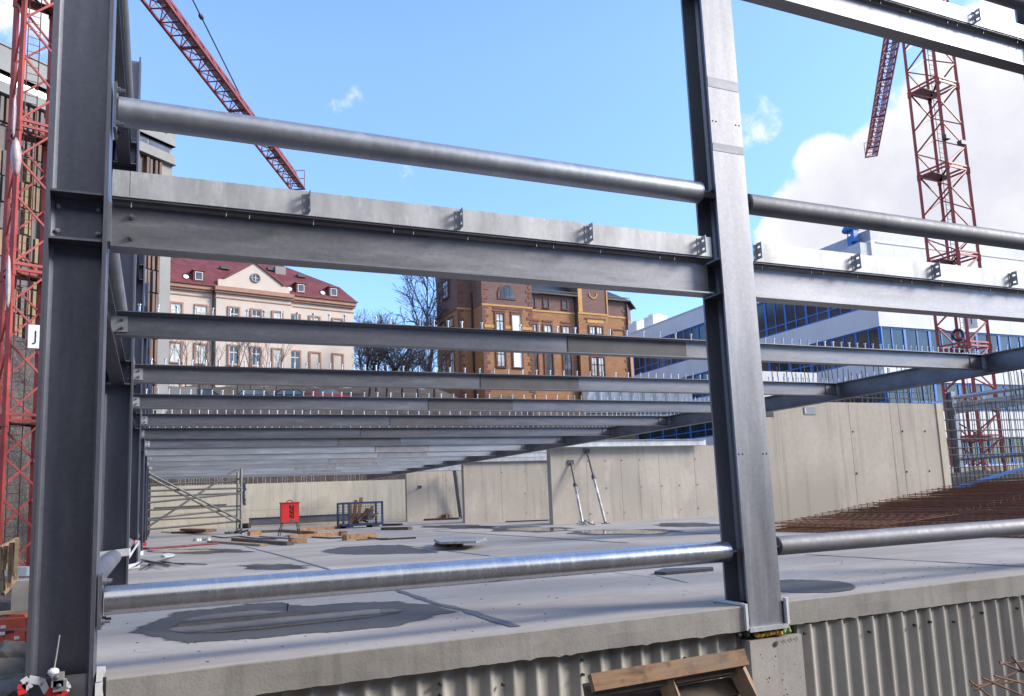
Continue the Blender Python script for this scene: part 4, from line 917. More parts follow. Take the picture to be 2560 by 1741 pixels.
for i,(a,b,w,h,zb,m,l) in enumerate((((1040,1303),(1150,1299),.3,.12,0,'woodd','lowest dark board of the pile at the farthest stepped wall'),((1052,1296),(1115,1293),.3,.16,.15,'woodo','orange beam on the pile at the farthest stepped wall'),((1070,1287),(1130,1283),.4,.05,.34,'woodd','topmost thin board of the pile at the farthest stepped wall'),((1110,1296),(1158,1292),.3,.22,.10,'rust','rusty brown stack end right in the pile at the farthest stepped wall'))):
    plank(a,b,w,h,m,l,zb,'timber pile at the farthest wall')
for i,(a,b,w,h,zb,m,l) in enumerate((((440,1334),(520,1332),.6,.1,0,'woodd','bottom board of the heap under the scaffold'),((462,1327),(528,1330),.5,.12,.12,'woodb','top board of the heap under the scaffold'),((410,1331),(452,1333),.3,.05,0,'propg','flat grey sheet left of the heap under the scaffold'))):
    plank(a,b,w,h,m,l,zb,'boards heaped under the scaffold')
p=G(1235,1300); o=plank((1265,1306),(1372,1302),.3,.05,'woodd','thin dark board at the foot of the middle stepped wall')
# plates on the slab
def sheet(poly,h,m,name,label,cat,z=0.002,group=None):
    mb=MB(); mb.prism([G(x,y,z) for x,y in poly],V((0,0,h))); return tag(mb.build(name,m),label,cat,group)
sheet([(1085,1354),(1100,1347),(1205,1348),(1216,1351),(1190,1359),(1100,1361)],.05,M['propg'],'grey_board','grey board lying over a rusty heap in the middle of the slab','board',.14)
lump2=MB(); 
rr=random.Random(9)
for i in range(24):
    q=G(rr.uniform(1090,1150),rr.uniform(1363,1368)); lump2.lathe(q,[(rr.uniform(.06,.16),0),(.08,.07),(.02,.12)],6)
tag(lump2.build('rusty_heap',M['rust']),'small rusty brown heap under the grey board','heap')
sheet([(1636,1436),(1660,1428),(1782,1424),(1784,1428),(1664,1438)],.035,M['dsteel'],'dark_edged_board','dark edged board on the slab left of the bright column','board')
mb=MB(); q=G(590,1303,.25); mb.tube(q,G(632,1300,.25)+V((0,-.2,0)),.22,12); tag(mb.build('green_roll',M['green']),'green plastic roll lying right of the scaffold','roll')
mb=MB(); q=G(596,1316,.15); mb.tube(q,G(624,1315,.15),.17,10); tag(mb.build('black_roll',M['black']),'black roll in front of the green one by the scaffold','roll')
# beam lying along the far wall
t=thing('lying_beam',(9.5,56.6,0),'long steel beam with studs lying along the foot of the far wall','steel beam')
mb=MB(); isec(mb,(5.5,56.5,.35),(13.7,56.5,.35),.5,.2,.02,.012,(0,1,0)); mb.build('profile',M['beam'],t)
for i in range(48): x=5.6+i*.168; MB().tube((x,56.5,.60),(x,56.5,.74),.018,5).build('shear_stud',M['stud'],t)
# wall props
def prop(top,bot,Yt,label):
    a=at(*top,Y=Yt); b=G(*bot); t=thing('wall_prop',tuple(b),label,'prop','slanting wall props'); d=(a-b)
    MB().tube(b+d*.02,b+d*.62,.05,10).build('outer_tube',M['propg'],t); MB().tube(b+d*.62,b+d*.985,.036,10).build('inner_tube',M['dsteel'],t)
    MB().tube(b+d*.60,b+d*.65,.075,10).build('collar',M['dsteel'],t); MB().tube(b+d*.40,b+d*.47,.0515,10).build('white_mark',M['film'],t)
    mb=MB(); mb.box(a+V((-.13,-.02,-.09)),a+V((.13,.02,.09))); mb.build('head_plate',M['dsteel'],t)
    mb=MB(); mb.box(b+V((-.12,-.12,0)),b+V((.12,.12,.025))); mb.build('foot_plate',M['dsteel'],t)
    c=b+d*.61; MB().bar(c+V((-.12,0,0)),c+V((.12,0,.02)),.02,.02).build('handle',M['dsteel'],t)
    return t
prop((1427,1156),(1457,1311),28.97,'left slanting steel prop with a white stretch, leaning on the concrete wall')
prop((1467,1128),(1514,1310),28.97,'right and taller slanting steel prop leaning on the concrete wall')
prop((1049,1218),(1054,1296),48.9,'short distant prop leaning on the farthest stepped wall')
mb=MB(); rr=random.Random(2)
for i in range(14):
    q=G(rr.uniform(1450,1486),rr.uniform(1309,1316)); mb.bar(q+V((0,0,.05)),q+V((rr.uniform(-.3,.3),rr.uniform(-.2,.2),rr.uniform(.05,.2))),.08,.05)
tag(mb.build('rubble_heap',M['propg']),'small heap of grey rubble at the foot of the left slanting prop','rubble')
mb=MB(); mb.bar(at(1136,1170,Y=48.6),at(1153,1298,Y=48.9),.25,.12); tag(mb.build('steel_strut',M['beam']),'slanting flat steel strut at the right end of the farthest stepped wall','strut')
# small rods near column three
rr=random.Random(12)
for i,(a,b) in enumerate((((345,1400),(423,1419)),((372,1416),(430,1398)),((380,1416),(432,1400)),((350,1408),(425,1424)),((398,1409),(517,1414)),((402,1408),(462,1418)),((360,1412),(395,1415)),((340,1427),(362,1410)),((352,1427),(376,1412)),((372,1426),(392,1412)))):
    q=G(*a); r_=G(*b); mb=MB(); z=.02+.02*(i%4); mb.bar(q+V((0,0,z)),r_+V((0,0,z)),.022,.018)
    tag(mb.build('steel_rod',M['rebar']),'loose dark steel rod in the crossed pile beside the third left column','rod','rods in the crossed pile by the left columns')
mb=MB(); pts=[G(x,y,.03) for x,y in ((352,1371),(372,1372),(400,1370),(430,1368),(460,1366),(500,1362),(545,1359))]; mb.path(pts,.035,7); tag(mb.build('red_hose',M['hose']),'dark red hose snaking over the slab by the fourth left column','hose')
MB_=MB(); MB_.box(G(354,1366)+V((0,-.1,0)),G(366,1366)+V((0,.15,.12))); tag(MB_.build('red_shoe_box',M['boxred']),'small red box at the start of the red hose','box')
# white L shaped foam strips at the left columns
for k,(a,b,c,l) in enumerate((((317,1419),(345,1413),(347,1407),'third'),((342,1386),(355,1383),(357,1376),'fourth'))):
    mb=MB(); mb.bar(G(*a,.05),G(*b,.05),.06,.09); mb.bar(G(*b,.05),G(*b,.05)+V((.0,.40,0)),.06,.09); tag(mb.build('foam_strip',M['white']),'white L shaped foam strip at the foot of the %s left column'%l,'foam strip','foam strips at the left column feet')
sheet([(405,1391),(420,1386),(436,1388),(432,1392),(412,1394)],.03,M['white'],'white_scrap','small white scrap on the slab in front of the red hose','scrap')
q=G(512,1352); mb=MB()
for i in range(7): mb.lathe(q+V((rr.uniform(-.3,.3),rr.uniform(-.2,.2),0)),[(.13,0),(.12,.06),(.05,.12)],8)
tag(mb.build('crumpled_film',M['propg']),'crumpled clear film at the left end of the long pale plank','film')
# barrier tape at the left columns
def ribbon(name,pts,h,m,label,cat='barrier tape',group='red and white tape'):
    mb=MB()
    for a,b in zip(pts[:-1],pts[1:]):
        a=V(a);b=V(b); mb.hexa([a+V((0,-.0015,-h/2)),b+V((0,-.0015,-h/2)),b+V((0,.0015,-h/2)),a+V((0,.0015,-h/2)),a+V((0,-.0015,h/2)),b+V((0,-.0015,h/2)),b+V((0,.0015,h/2)),a+V((0,.0015,h/2))])
    return mb.build(name,m)
t=thing('barrier_tape',(XL,12.4,.9),'white tape wound round the second left column above its low tube','barrier tape')
y2=COLY[1]-.165; z2=at(300,1385,Y=y2).z; mb=MB()
for a,b in (((XL-.19,y2,z2-.01),(XL+.19,y2,z2+.02)),((XL+.19,y2,z2+.02),(XL+.20,y2+.34,z2))):
    mb.bar(a,b,.006,.10)
mb.build('band',M['tapew'],t)
mb=MB(); q3=V((XL+.19,COLY[2]-.16,at(341,1357,Y=COLY[2]).z)); mb.bar((XL+.195,y2+.05,z2-.05),q3,.006,.05); mb.build('streamer',M['tapew'],t)
t=thing('barrier_tape',(XL,COLY[2],.9),'red and white tape knotted round the third left column','barrier tape')
mb=MB(); mb.bar((XL-.19,COLY[2]-.165,q3.z),(XL+.12,COLY[2]-.165,q3.z),.006,.12); mb.build('red_band',M['taper'],t); mb=MB(); mb.bar((XL+.12,COLY[2]-.165,q3.z),(XL+.21,COLY[2]-.165,q3.z-.02),.006,.12); mb.bar((XL+.2,COLY[2]-.165,q3.z),(XL+.22,COLY[2]-.17,q3.z-.5),.006,.05); mb.build('white_band',M['tapew'],t)
# tape, clamp and plume on the corner column
yf_=5.928
def C1(px,py,y=5.90): return at(px,py,Y=y)
t=thing('barrier_tape',tuple(C1(110,1720)),'red and white tape looped round the foot of the corner column','barrier tape')
def strip(pts,wd,m,name='band',y=5.90):
    mb=MB(); P_=[C1(*p,y) for p in pts]
    for a,b in zip(P_[:-1],P_[1:]): mb.bar(a,b,.005,wd,up=(0,0,1) if abs((b-a).normalized().z)<.8 else (1,0,0))
    return mb.build(name,m,t)
strip([(56,1709),(72,1698),(98,1703),(110,1708)],.045,M['tapew']); strip([(106,1706),(113,1722),(118,1732)],.04,M['tapew']); strip([(156,1701),(168,1713),(171,1722),(160,1729)],.032,M['tapew'])
strip([(118,1727),(132,1733),(152,1737)],.05,M['taper'],'red_band',5.895); strip([(152,1737),(166,1726)],.04,M['taper'],'red_band',5.895); strip([(56,1712),(54,1724),(57,1736)],.045,M['taper'],'red_band'); strip([(60,1722),(68,1715),(78,1709)],.045,M['tapew'])
t=thing('rail_clamp',tuple(C1(143,1725)),'small grey clamp with a bolt strapped to the corner column foot','clamp')
mb=MB(); a=C1(143,1696,5.87); mb.box((a.x-.03,5.86,a.z-.05),(a.x+.035,5.915,a.z+.03)); mb.build('upper_jaw',M['propg'],t); a=C1(147,1716,5.87); mb=MB(); mb.box((a.x-.03,5.86,a.z-.03),(a.x+.04,5.915,a.z+.035)); mb.build('lower_jaw',M['propg'],t)
for px,py in ((141,1694),(147,1715)): a=C1(px,py,5.86); mb=MB(); mb.lathe((a.x,5.86,a.z),[(.014,0),(.014,.008),(.007,.01),(.007,.02)],10,(0,-1,0)); mb.build('bolt',M['dull'],t)
a=C1(136,1705,5.88); MB().tube(C1(137,1703,5.875),C1(135,1727,5.875),.007,6).build('threaded_rod',M['bright'],t)
t=thing('cable_tie_plume',tuple(C1(134,1682)),'white wad with an upright thin strand on the corner column','wad')
mb=MB(); mb.lathe(C1(133,1690,5.89),[(.02,0),(.032,.02),(.030,.035),(.015,.045)],12); mb.build('wad',M['film'],t); mb=MB(); mb.tube(C1(134,1680,5.9),C1(141,1640,5.905),.005,6); mb.tube(C1(141,1640,5.905),C1(149,1588,5.91),.0045,6); mb.build('strand',M['propg'],t)
mb=MB(); a=C1(240,1670,5.925); 
P_=[at(x,y,Y=5.92) for x,y in ((242,1668),(264,1667),(264,1680),(257,1694),(256,1704),(240,1706))]; mb.prism(P_,V((0,.012,0))); P2=[at(x,y,Y=5.925) for x,y in ((238,1707),(257,1705),(256,1722),(258,1741),(237,1741))]; mb.prism(P2,V((0,.012,0)))
tag(mb.build('torn_white_sheet',M['film']),'torn white sheet folded over the slab corner by the corner column','sheet')
# ---- timber frame leaning under the slab edge
t=thing('timber_frame',tuple(at(1660,1741,Y=5.5)),'weathered timber frame leaning against the ribbed wall below the slab','timber frame')
def TB(p,q,w,h,m,y,nm,y2=None): a=at(*p,Y=y); b=at(*q,Y=y2 or y); mb=MB(); mb.bar(a,b,w,h,up=(0,.42,1)); mb.build(nm,M[m],t)
TB((1478,1709),(1862,1644),.06,.125,'woodb',5.45,'top_rail'); TB((1476,1738),(1850,1676),.10,.05,'woodd',5.52,'under_rail')
TB((1664,1700),(1700,1800),.12,.075,'wood',5.50,'post'); TB((1840,1668),(1890,1770),.12,.085,'wood',5.50,'post')
TB((1490,1745),(1880,1722),.03,.16,'woodd',5.62,'back_board'); TB((1640,1752),(1850,1712),.05,.14,'woodd',5.58,'mid_rail'); TB((1474,1710),(1488,1790),.10,.08,'woodd',5.52,'post')
# ---- ramp, mesh and rusty mats
mb=MB(); xs=[13.9,20,26,40]
def rz(x): return min(.84,max(0,(x-13.6))*.117)
mb.hexa([(13.7,6.4,-.2),(20.9,6.4,-.2),(20.9,15.98,-.2),(13.7,15.98,-.2),(13.7,6.4,.004),(20.9,6.4,.74),(20.9,15.98,.74),(13.7,15.98,.004)]); mb.box((20.901,6.4,-.2),(34,15.98,.74)); tag(mb.build('ramp',M['ramp']),kind='structure')
def mat_grid(name,x0,x1,y0,y1,dz,sx,sy,r,label,m,legs=False):
    mb=MB(); x=x0
    while legs and x<x1: mb.tube((x,y0+.05,rz(x)+.03),(x,y0+.05,rz(x)+.2),.009,4); mb.tube((x,y1-.05,rz(x)+.03),(x,y1-.05,rz(x)+.2),.009,4); x+=sx
    x=x0
    while x<=x1: mb.tube((x,y0,rz(x)+dz+rnd.uniform(-.01,.01)),(x+rnd.uniform(-.03,.03),y1,rz(x)+dz+rnd.uniform(-.015,.015)),r,4,smooth=False); x+=sx
    y=y0+.02
    while y<=y1: mb.tube((x0-.08,y,rz(x0-.08)+dz+.016),(x1,y+rnd.uniform(-.02,.02),rz(x1)+dz+.016),r,4,smooth=False); y+=sy
    return tag(mb.build(name,m),label,'rebar mesh','rebar mats on the ramp')
mat_grid('rebar_mat',13.5,29,6.9,15.9,.02,.15,.15,.012,'bottom rusty rebar mat lying on the ramp',M['rust'])
mat_grid('rebar_mat',13.75,29,9.4,15.85,.10,.15,.18,.011,'middle rusty rebar mat on the ramp, raised above the bottom one',M['rust'])
mat_grid('rebar_mat',13.4,29,12.2,15.8,.19,.22,.25,.009,'upper rebar mat on spacers along the big pale wall',M['rust'],True)
# wall cage beyond the big pale wall
t=thing('rebar_cage',(23.5,16.1,.8),'standing rebar cage continuing the line of the big pale wall to the right','rebar cage')
vb=None
for lay,yy in ((0,16.02),(1,16.24)):
    x=20.28+lay*.07
    while x<28.5:
        h=rnd.choice((3.5,3.9,4.2,4.4)); z0=rz(x)-.1; mb=MB(); mb.tube((x,yy,z0),(x+rnd.uniform(-.05,.05),yy+rnd.uniform(-.03,.03),z0+h if x>23.2 else min(3.3,z0+3)),.0105,5); mb.build('upright_bar',M['rebar'],t); x+=.185
for i,z in enumerate((.95,1.15,1.4,1.75,1.95,2.2,2.45,2.75,3.05,3.3)):
    for yy in (16.0,16.27): MB().tube((20.2,yy,z),(28.4,yy,z+rz(28)-rz(20.2) if i<3 else z+.05),.010,5).build('cross_bar',M['rebar'],t)
a=at(2381,1222,Y=15.8); b_=at(2575,1166,Y=15.2); mb=MB(); mb.bar(a,b_,.05,.07); tag(mb.build('blue_rail',M['bblue']),'bright blue steel rail rising to the right over the rusty mats','rail')
# frame of the right hand side row, farther back
c0=at(2378,1010,D=43); xR=c0.x; yR=c0.y
zt_=at(2378,996,D=43).z; zl=at(2397,1148,D=43).z; ds=(zt_-zl)/3.38
zfl=zl-.467
t=thing('steel_column',(xR,yR,zfl),'distant steel column at the upper end of the ramp, in front of the right crane','steel column')
mb=MB(); H=.18; W_=.16; pts=[(xR+a_,yR+b__,zfl-1) for a_,b__ in ((W_,H),(W_,H-.03),(.01,H-.03),(.01,-H+.03),(W_,-H+.03),(W_,-H),(-W_,-H),(-W_,-H+.03),(-.01,-H+.03),(-.01,H-.03),(-W_,H-.03),(-W_,H))]; mb.prism(pts,(0,0,5.0)); mb.build('profile',M['beam'],t)
for z,l in ((zt_,'upper'),(zl,'lower')):
    mb=MB(); mb.tube((xR,yR-.25,z),(xR,yR-9,z),.115,12); tag(mb.build('rail_tube',M['tube']),'%s distant rail tube right of the far ramp column'%l,'steel tube','distant rail tubes at the ramp head')
mb=MB(); isec(mb,(xR,yR-.2,zfl+3.0),(xR,yR-9,zfl+3.0),.35,.17,.014,.01,(1,0,0)); mb.box((xR-.1,yR-9,zfl+3.18),(xR-.09,yR-.2,zfl+3.37)); tag(mb.build('edge_beam',M['bright']),'distant pale edge beam between the two rail tubes at the ramp head','steel beam')
mb=MB(); mb.box((xR-8,yR+1.5,zfl-2.5),(xR+14,yR+1.9,zfl+.1)); tag(mb.build('upper_deck_wall',M['wall']),'low concrete wall of the upper deck behind the rebar cage','concrete wall')
# rebar sticking up at the lower right corner
t=thing('rebar_bundle',tuple(at(2520,1741,Y=4.6)),'crossed rusty bars poking up at the lower right corner','rebar')
for a,b,y in (((2424,1703),(2480,1745),4.6),((2436,1726),(2600,1655),4.6),((2455,1695),(2560,1741),4.5),((2498,1655),(2580,1690),4.7),((2500,1660),(2600,1650),4.6),((2485,1690),(2600,1720),4.5),((2530,1642),(2575,1700),4.6),((2430,1715),(2600,1700),4.7)):
    MB().tube(at(*a,Y=y),at(*b,Y=y+.12),.0075,6).build('bar',M['rust'],t)
# ---- left yard: stair rail, block, red formwork, stones
def GY(px,py,z=-.75): return at(px,py,Z=z)
p=at(45,1500,Z=-.7); D_=15.5
t=thing('wooden_railing',tuple(at(20,1480,D=D_)),'raw timber stair railing at the left edge behind the corner column','railing')
def RB(a,b,w=.07,h=.05,m='wood',D2=None): mb=MB(); mb.bar(at(*a,D=D_),at(*b,D=D2 or D_),w,h); return mb
RB((0,1370),(44,1347),D2=D_+.5).build('handrail',M['wood'],t); RB((4,1424),(42,1399),D2=D_+.5).build('mid_rail',M['wood'],t); RB((6,1482),(40,1440),D2=D_+.5,h=.14).build('string_board',M['wood'],t)
for a,b in (((43,1347),(38,1450)),((28,1358),(22,1470)),((14,1365),(9,1425)),((1,1372),(8,1482)),((30,1357),(37,1440))): RB(a,b).build('baluster',M['wood'],t)
mb=MB(); a=at(30,1454,D=16); b_=at(76,1500,D=16); mb.box((a.x,a.y,b_.z-.3),(b_.x+.4,a.y+.9,a.z)); tag(mb.build('concrete_block',M['pier']),'grey concrete block at the foot of the timber stair railing','concrete block')
mb=MB(); mb.bar(at(14,1429,D=17),at(76,1428,D=17),.25,.18); tag(mb.build('white_pipe',M['film']),'white pipe lying behind the timber railing','pipe')
D_=11.0
t=thing('red_formwork',tuple(at(30,1590,D=D_)),'pile end of red steel formwork panels beside the corner column foot','formwork')
def FB(a,b,w,h,m,D2=0): mb=MB(); mb.bar(at(*a,D=D_+D2),at(*b,D=D_+D2),w,h); return mb
FB((-30,1562),(70,1556),.10,.13,'fred').build('side_rail',M['fred'],t); FB((-30,1610),(68,1592),.10,.15,'fred').build('side_rail',M['fred'],t)
FB((-30,1545),(66,1540),.1,.05,'fred',.7).build('side_rail',M['fred'],t); FB((48,1552),(66,1541),.06,.05,'fred',.4).build('cross_rail',M['fred'],t); FB((-30,1583),(68,1577),.6,.10,'redd',.5).build('panel',M['redd'],t)
FB((0,1545),(20,1552),.2,.02,'green',.4).build('inner_sheet',M['dsteel'],t)
for px,py in ((8,1568),(42,1595),(6,1584)): a=at(px,py,D=D_-.06); MB().box(a+V((-.03,-.01,-.02)),a+V((.03,.01,.02))).build('clip',M['boardw'],t)
mb=MB(); mb.bar(at(-20,1536,D=11.6),at(70,1527,D=11.9),.2,.04); tag(mb.build('plank',M['wood']),'pale plank on top of the red formwork at the left edge','plank')
rr=random.Random(21)
def stone(c,s,seed):
    r2=random.Random(seed); bm=bmesh.new(); bmesh.ops.create_icosphere(bm,subdivisions=2,radius=1)
    k=[r2.uniform(.7,1.2) for _ in range(3)]
    for v in bm.verts: n=1+.22*math.sin(v.co.x*3+seed)+.16*math.sin(v.co.y*5+seed*2)+.1*r2.uniform(-1,1); v.co=V((v.co.x*k[0],v.co.y*k[1],v.co.z*.5))*n*s
    me=bpy.data.meshes.new('stone'); bm.to_mesh(me); bm.free(); o=bpy.data.objects.new('stone',me); COL.objects.link(o); o.location=c; me.materials.append(M['stone']); return o
for i,(px,py,s,l) in enumerate(((40,1640,.34,'large pale broken slab of stone on the dirt below the red formwork'),(12,1690,.42,'dark grey boulder at the lower left picture corner'),(48,1705,.22,'rounded grey stone right beside the corner column foot'),(15,1735,.26,'grey stone at the very bottom left'),(8,1640,.25,'grey stone partly out of the left picture edge'))):
    tag(stone(GY(px,py,-.7),s,i+3),l,'stone','stones on the dirt at the lower left')
mb=MB()
for i in range(420):
    x=rr.uniform(-3.2,-.78); y=rr.uniform(5.6,13); s=rr.uniform(.012,.06); a=rr.uniform(0,3.1); z=hgt(x,y)+rr.uniform(0,.10)
    mb.bar((x,y,z),(x+s*1.6*math.cos(a),y+s*1.6*math.sin(a),z+rr.uniform(-.02,.03)),s,s*.6)
tag(mb.build('rubble',M['stone']),'loose rubble and chips strewn over the dirt at the left',None,None,'stuff')
# ================================================================== PUDDLES AND JOINTS ON THE SLAB
m,nt,b=mat('puddle_water'); b.inputs['Base Color'].default_value=(.055,.052,.05,1); b.inputs['Roughness'].default_value=.015; b.inputs['IOR'].default_value=1.33; b.inputs['Specular IOR Level'].default_value=.9
v=coords(nt,(1,1,1),True); bump(nt,b,noise(nt,v,9,3,.5),.02,.003); M['water']=m
def smooth_poly(pts,sub=4,jit=0,seed=0):
    rr=random.Random(seed); n=len(pts); out=[]
    for i in range(n):
        p0,p1,p2,p3=pts[i-1],pts[i],pts[(i+1)%n],pts[(i+2)%n]
        for k in range(sub):
            t=k/sub
            q=[.5*((2*p1[a])+(-p0[a]+p2[a])*t+(2*p0[a]-5*p1[a]+4*p2[a]-p3[a])*t*t+(-p0[a]+3*p1[a]-3*p2[a]+p3[a])*t**3) for a in (0,1)]
            out.append((q[0]+rr.uniform(-jit,jit),q[1]+rr.uniform(-jit,jit)*.35))
    return out
def flat(name,poly,z,m,inner=.78):
    n=len(poly); cx=sum(p[0] for p in poly)/n; cy=sum(p[1] for p in poly)/n
    ins=[(cx+(x-cx)*inner,cy+(y-cy)*inner) for x,y in poly]
    vs=[G(x,y)+V((0,0,z)) for x,y in poly]+[G(x,y)+V((0,0,z)) for x,y in ins]+[G(cx,cy)+V((0,0,z))]
    fs=[(i,(i+1)%n,n+(i+1)%n,n+i) for i in range(n)]+[(n+i,n+(i+1)%n,2*n) for i in range(n)]
    me=bpy.data.meshes.new(name); me.from_pydata(vs,[],fs); me.update()
    if sum(p.normal.z for p in me.polygons)<0: me.flip_normals()
    at_=me.attributes.new('wet','FLOAT','POINT'); at_.data.foreach_set('value',[0.0]*n+[1.0]*(n+1))
    me.materials.append(m); o=bpy.data.objects.new(name,me); COL.objects.link(o); return o
def ragged(m,sc_=3.0,amp=1.1,aniso=(.5,1,1)):
    nt=m.node_tree; L=nt.links; b=nt.nodes['Principled BSDF']; out=[x for x in nt.nodes if x.type=='OUTPUT_MATERIAL'][0]
    a=N(nt,'ShaderNodeAttribute',attribute_name='wet'); v=coords(nt,aniso,True); nz=noise(nt,v,sc_,8,.65)
    ma=N(nt,'ShaderNodeMath',operation='MULTIPLY_ADD'); L.new(nz,ma.inputs[0]); ma.inputs[1].default_value=amp; L.new(a.outputs['Fac'],ma.inputs[2])
    mr=N(nt,'ShaderNodeMapRange',interpolation_type='SMOOTHSTEP'); mr.inputs[1].default_value=amp*.5+.20; mr.inputs[2].default_value=amp*.5+.46; L.new(ma.outputs[0],mr.inputs[0])
    tr=N(nt,'ShaderNodeBsdfTransparent'); mx=N(nt,'ShaderNodeMixShader'); L.new(mr.outputs[0],mx.inputs[0]); L.new(tr.outputs[0],mx.inputs[1]); L.new(b.outputs[0],mx.inputs[2]); L.new(mx.outputs[0],out.inputs['Surface'])
ragged(M['wet'],2.6,1.5); ragged(M['water'],5.0,1.0)
def ell(cx,cy,rx,ry,n=18,seed=0,irr=.22):
    rr=random.Random(seed); out=[]
    for i in range(n):
        a=2*math.pi*i/n; k=1+rr.uniform(-irr,irr); out.append((cx+rx*k*math.cos(a),cy+ry*k*math.sin(a)))
    return out
big=[(310,1580),(342,1562),(373,1552),(416,1534.5),(515,1519.6),(629,1507),(691,1503),(721,1505.8),(723,1512),(786,1513),(850,1507),(980,1502),(1086,1509),(1164,1526.6),(1133,1536.5),(1086,1550),(1007,1568),(929,1575.7),(850,1583),(746,1590),(629,1601),(471,1611),(393,1605),(342,1591)]
wat=[(397,1578),(471,1546),(589,1524.7),(664,1528),(760,1530),(860,1530),(960,1523),(1027,1527),(968,1542),(850,1556),(668,1575.7),(511,1587.5),(416,1584)]
wets=[(big,wat,'big dark wet patch with a mirror pool, in front of the low shiny tube'),
 (ell(682,1418,88,8,seed=1),None,'small dark wet patch behind the low shiny tube'),
 ([(795,1381),(850,1368),(985,1362),(1060,1373),(1105,1383),(1000,1386),(880,1388)],None,'wide damp patch behind the tube at mid slab'),
 (ell(490,1379,128,6.5,seed=2),ell(470,1379,95,4,seed=12),'long thin puddle beside the third and fourth left columns'),
 (ell(1322,1324,112,8,seed=3),ell(1340,1324,80,5,seed=13),'brownish puddle in front of the middle stepped wall'),
 (ell(1560,1331,150,8,seed=4),ell(1560,1331,115,5.5,seed=14),'shallow puddle in front of the propped wall'),
 (ell(1150,1317,92,5,seed=5),None,'flat damp stain right of the blue cage'),
 ([(1940,1452),(2030,1450),(2110,1455),(2150,1466),(2120,1480),(2030,1484),(1940,1479)],None,'dark damp patch on the slab right of the bright column'),
 (ell(1720,1313,85,6,seed=6),None,'damp strip along the foot of the propped wall')]
for i,(o_,w_,l) in enumerate(wets):
    t=thing('puddle',tuple(G(*o_[0])),l,'puddle','wet patches on the slab')
    o=flat('wet_rim',smooth_poly(o_,10,2.6 if i==0 else 1.3,i),.004,M['wet']); o.data.transform(Matrix.Translation(-V(t.location))); o.parent=t
    if w_: 
        o=flat('water',smooth_poly(w_,6,1.2,i+50),.008,M['water']); o.data.transform(Matrix.Translation(-V(t.location))); o.parent=t
def joint(pts,wd,nm='slab_joint',m='joint'):
    mb=MB(); P=[G(x,y) for x,y in pts]; Q=[]
    rr=random.Random(int(pts[0][0]))
    for a,b in zip(P[:-1],P[1:]):
        n=max(2,int((b-a).length/.12)); 
        for i in range(n): Q.append(a+(b-a)*i/n)
    Q.append(P[-1]); vs=[]
    for i,p in enumerate(Q):
        d=(Q[min(i+1,len(Q)-1)]-Q[max(i-1,0)]).normalized(); s=d.cross(V((0,0,1))); k=wd*(.5+rr.uniform(-.22,.22)); vs+=[p+s*k+V((0,0,.0055)),p-s*k+V((0,0,.0055))]
    mb.add(vs,[(2*i,2*i+1,2*i+3,2*i+2) for i in range(len(Q)-1)])
    o=mb.build(nm,M[m]); 
    if o.data.polygons[0].normal.z<0: o.data.flip_normals()
    return tag(o,kind='structure')
joint([(985,1474),(1086,1509),(1164,1527),(1210,1543),(1290,1568)],.085); joint([(613,1367),(700,1389),(821,1424)],.06); joint([(821,1424),(900,1447),(985,1474)],.03)
joint([(991,1362),(1110,1377),(1227,1391)],.05); joint([(1086,1328),(1300,1341),(1569,1358)],.14); joint([(2014,1387),(2300,1403),(2590,1419)],.05); joint([(1227,1391),(1640,1446)],.015); joint([(1640,1440),(1720,1458)],.02); joint([(1569,1326),(1800,1336)],.1)
mb=MB(); rr=random.Random(31)
for i in range(150):
    x=rr.uniform(300,1850) if i<115 else rr.uniform(1960,2540); ye=1701.5-(x-263)*.1195; y=rr.uniform(1400,ye-8); q=G(x,y)
    if q.y<6.0 or q.y>14: continue
    a=rr.uniform(0,3.14); s=rr.uniform(.004,.016)**1.0; mb.bar(q+V((0,0,.004)),q+V((math.cos(a)*s*1.8,math.sin(a)*s*1.8,.004)),s*.4,.004)
tag(mb.build('slab_litter',M['dsteel']),'dark chips and splinters littering the slab',None,None,'stuff')
# ================================================================== TREES
M['bark']=plain('bare_bark',(.045,.035,.035),.9,0,.3,4); M['barkp']=plain('pale_bare_bark',(.10,.085,.10),.9,0,.3,4)
def bare_tree(name,base,h,seed,m,depth=5,spread=.55,label='',group=None,r0=None,fork=3,copies=()):
    rr=random.Random(seed); base=V(base); t=thing(name,tuple(base),label,'tree',group); tr=MB(); cr=MB(); r0=r0 or h*.016
    def grow(p,d,l,r,k):
        n=3; q=p
        for i in range(n):
            d2=(d+V((rr.uniform(-.13,.13),rr.uniform(-.13,.13),rr.uniform(-.02,.08)))).normalized(); e=q+d2*l/n
            (tr if k==0 else cr).tube(q,e,r*(1-.22*i/n),6 if k<2 else 3,0,r*(1-.22*(i+1)/n),False); q=e; d=d2
            if k>0 and i<n-1 and k<depth:
                a=rr.uniform(0,6.3); s=d.orthogonal().normalized(); s=Matrix.Rotation(a,3,d)@s
                grow(q,(d*.75+s*spread*1.3).normalized(),l*rr.uniform(.4,.6),r*.5,k+1)
        if k<depth:
            for j in range(fork):
                a=rr.uniform(0,6.3); s=d.orthogonal().normalized(); s=Matrix.Rotation(a,3,d)@s
                grow(q,(d+s*spread*rr.uniform(.5,1.15)).normalized(),l*rr.uniform(.62,.85),r*.62,k+1)
    grow(base,V((rr.uniform(-.05,.05),rr.uniform(-.05,.05),1)),h*.30,r0,0)
    tr.build('trunk',m,t); cr.build('branches',m,t); return t
gz=lambda p:hgt(p.x,p.y)-.3
def spot(px,D): p=at(px,1000,D=D); return V((p.x,p.y,hgt(p.x,p.y)-.2))
bare_tree('bare_tree',spot(1068,92),17,11,M['barkp'],5,.6,'tall bare tree rising beside the left end of the brick villa')
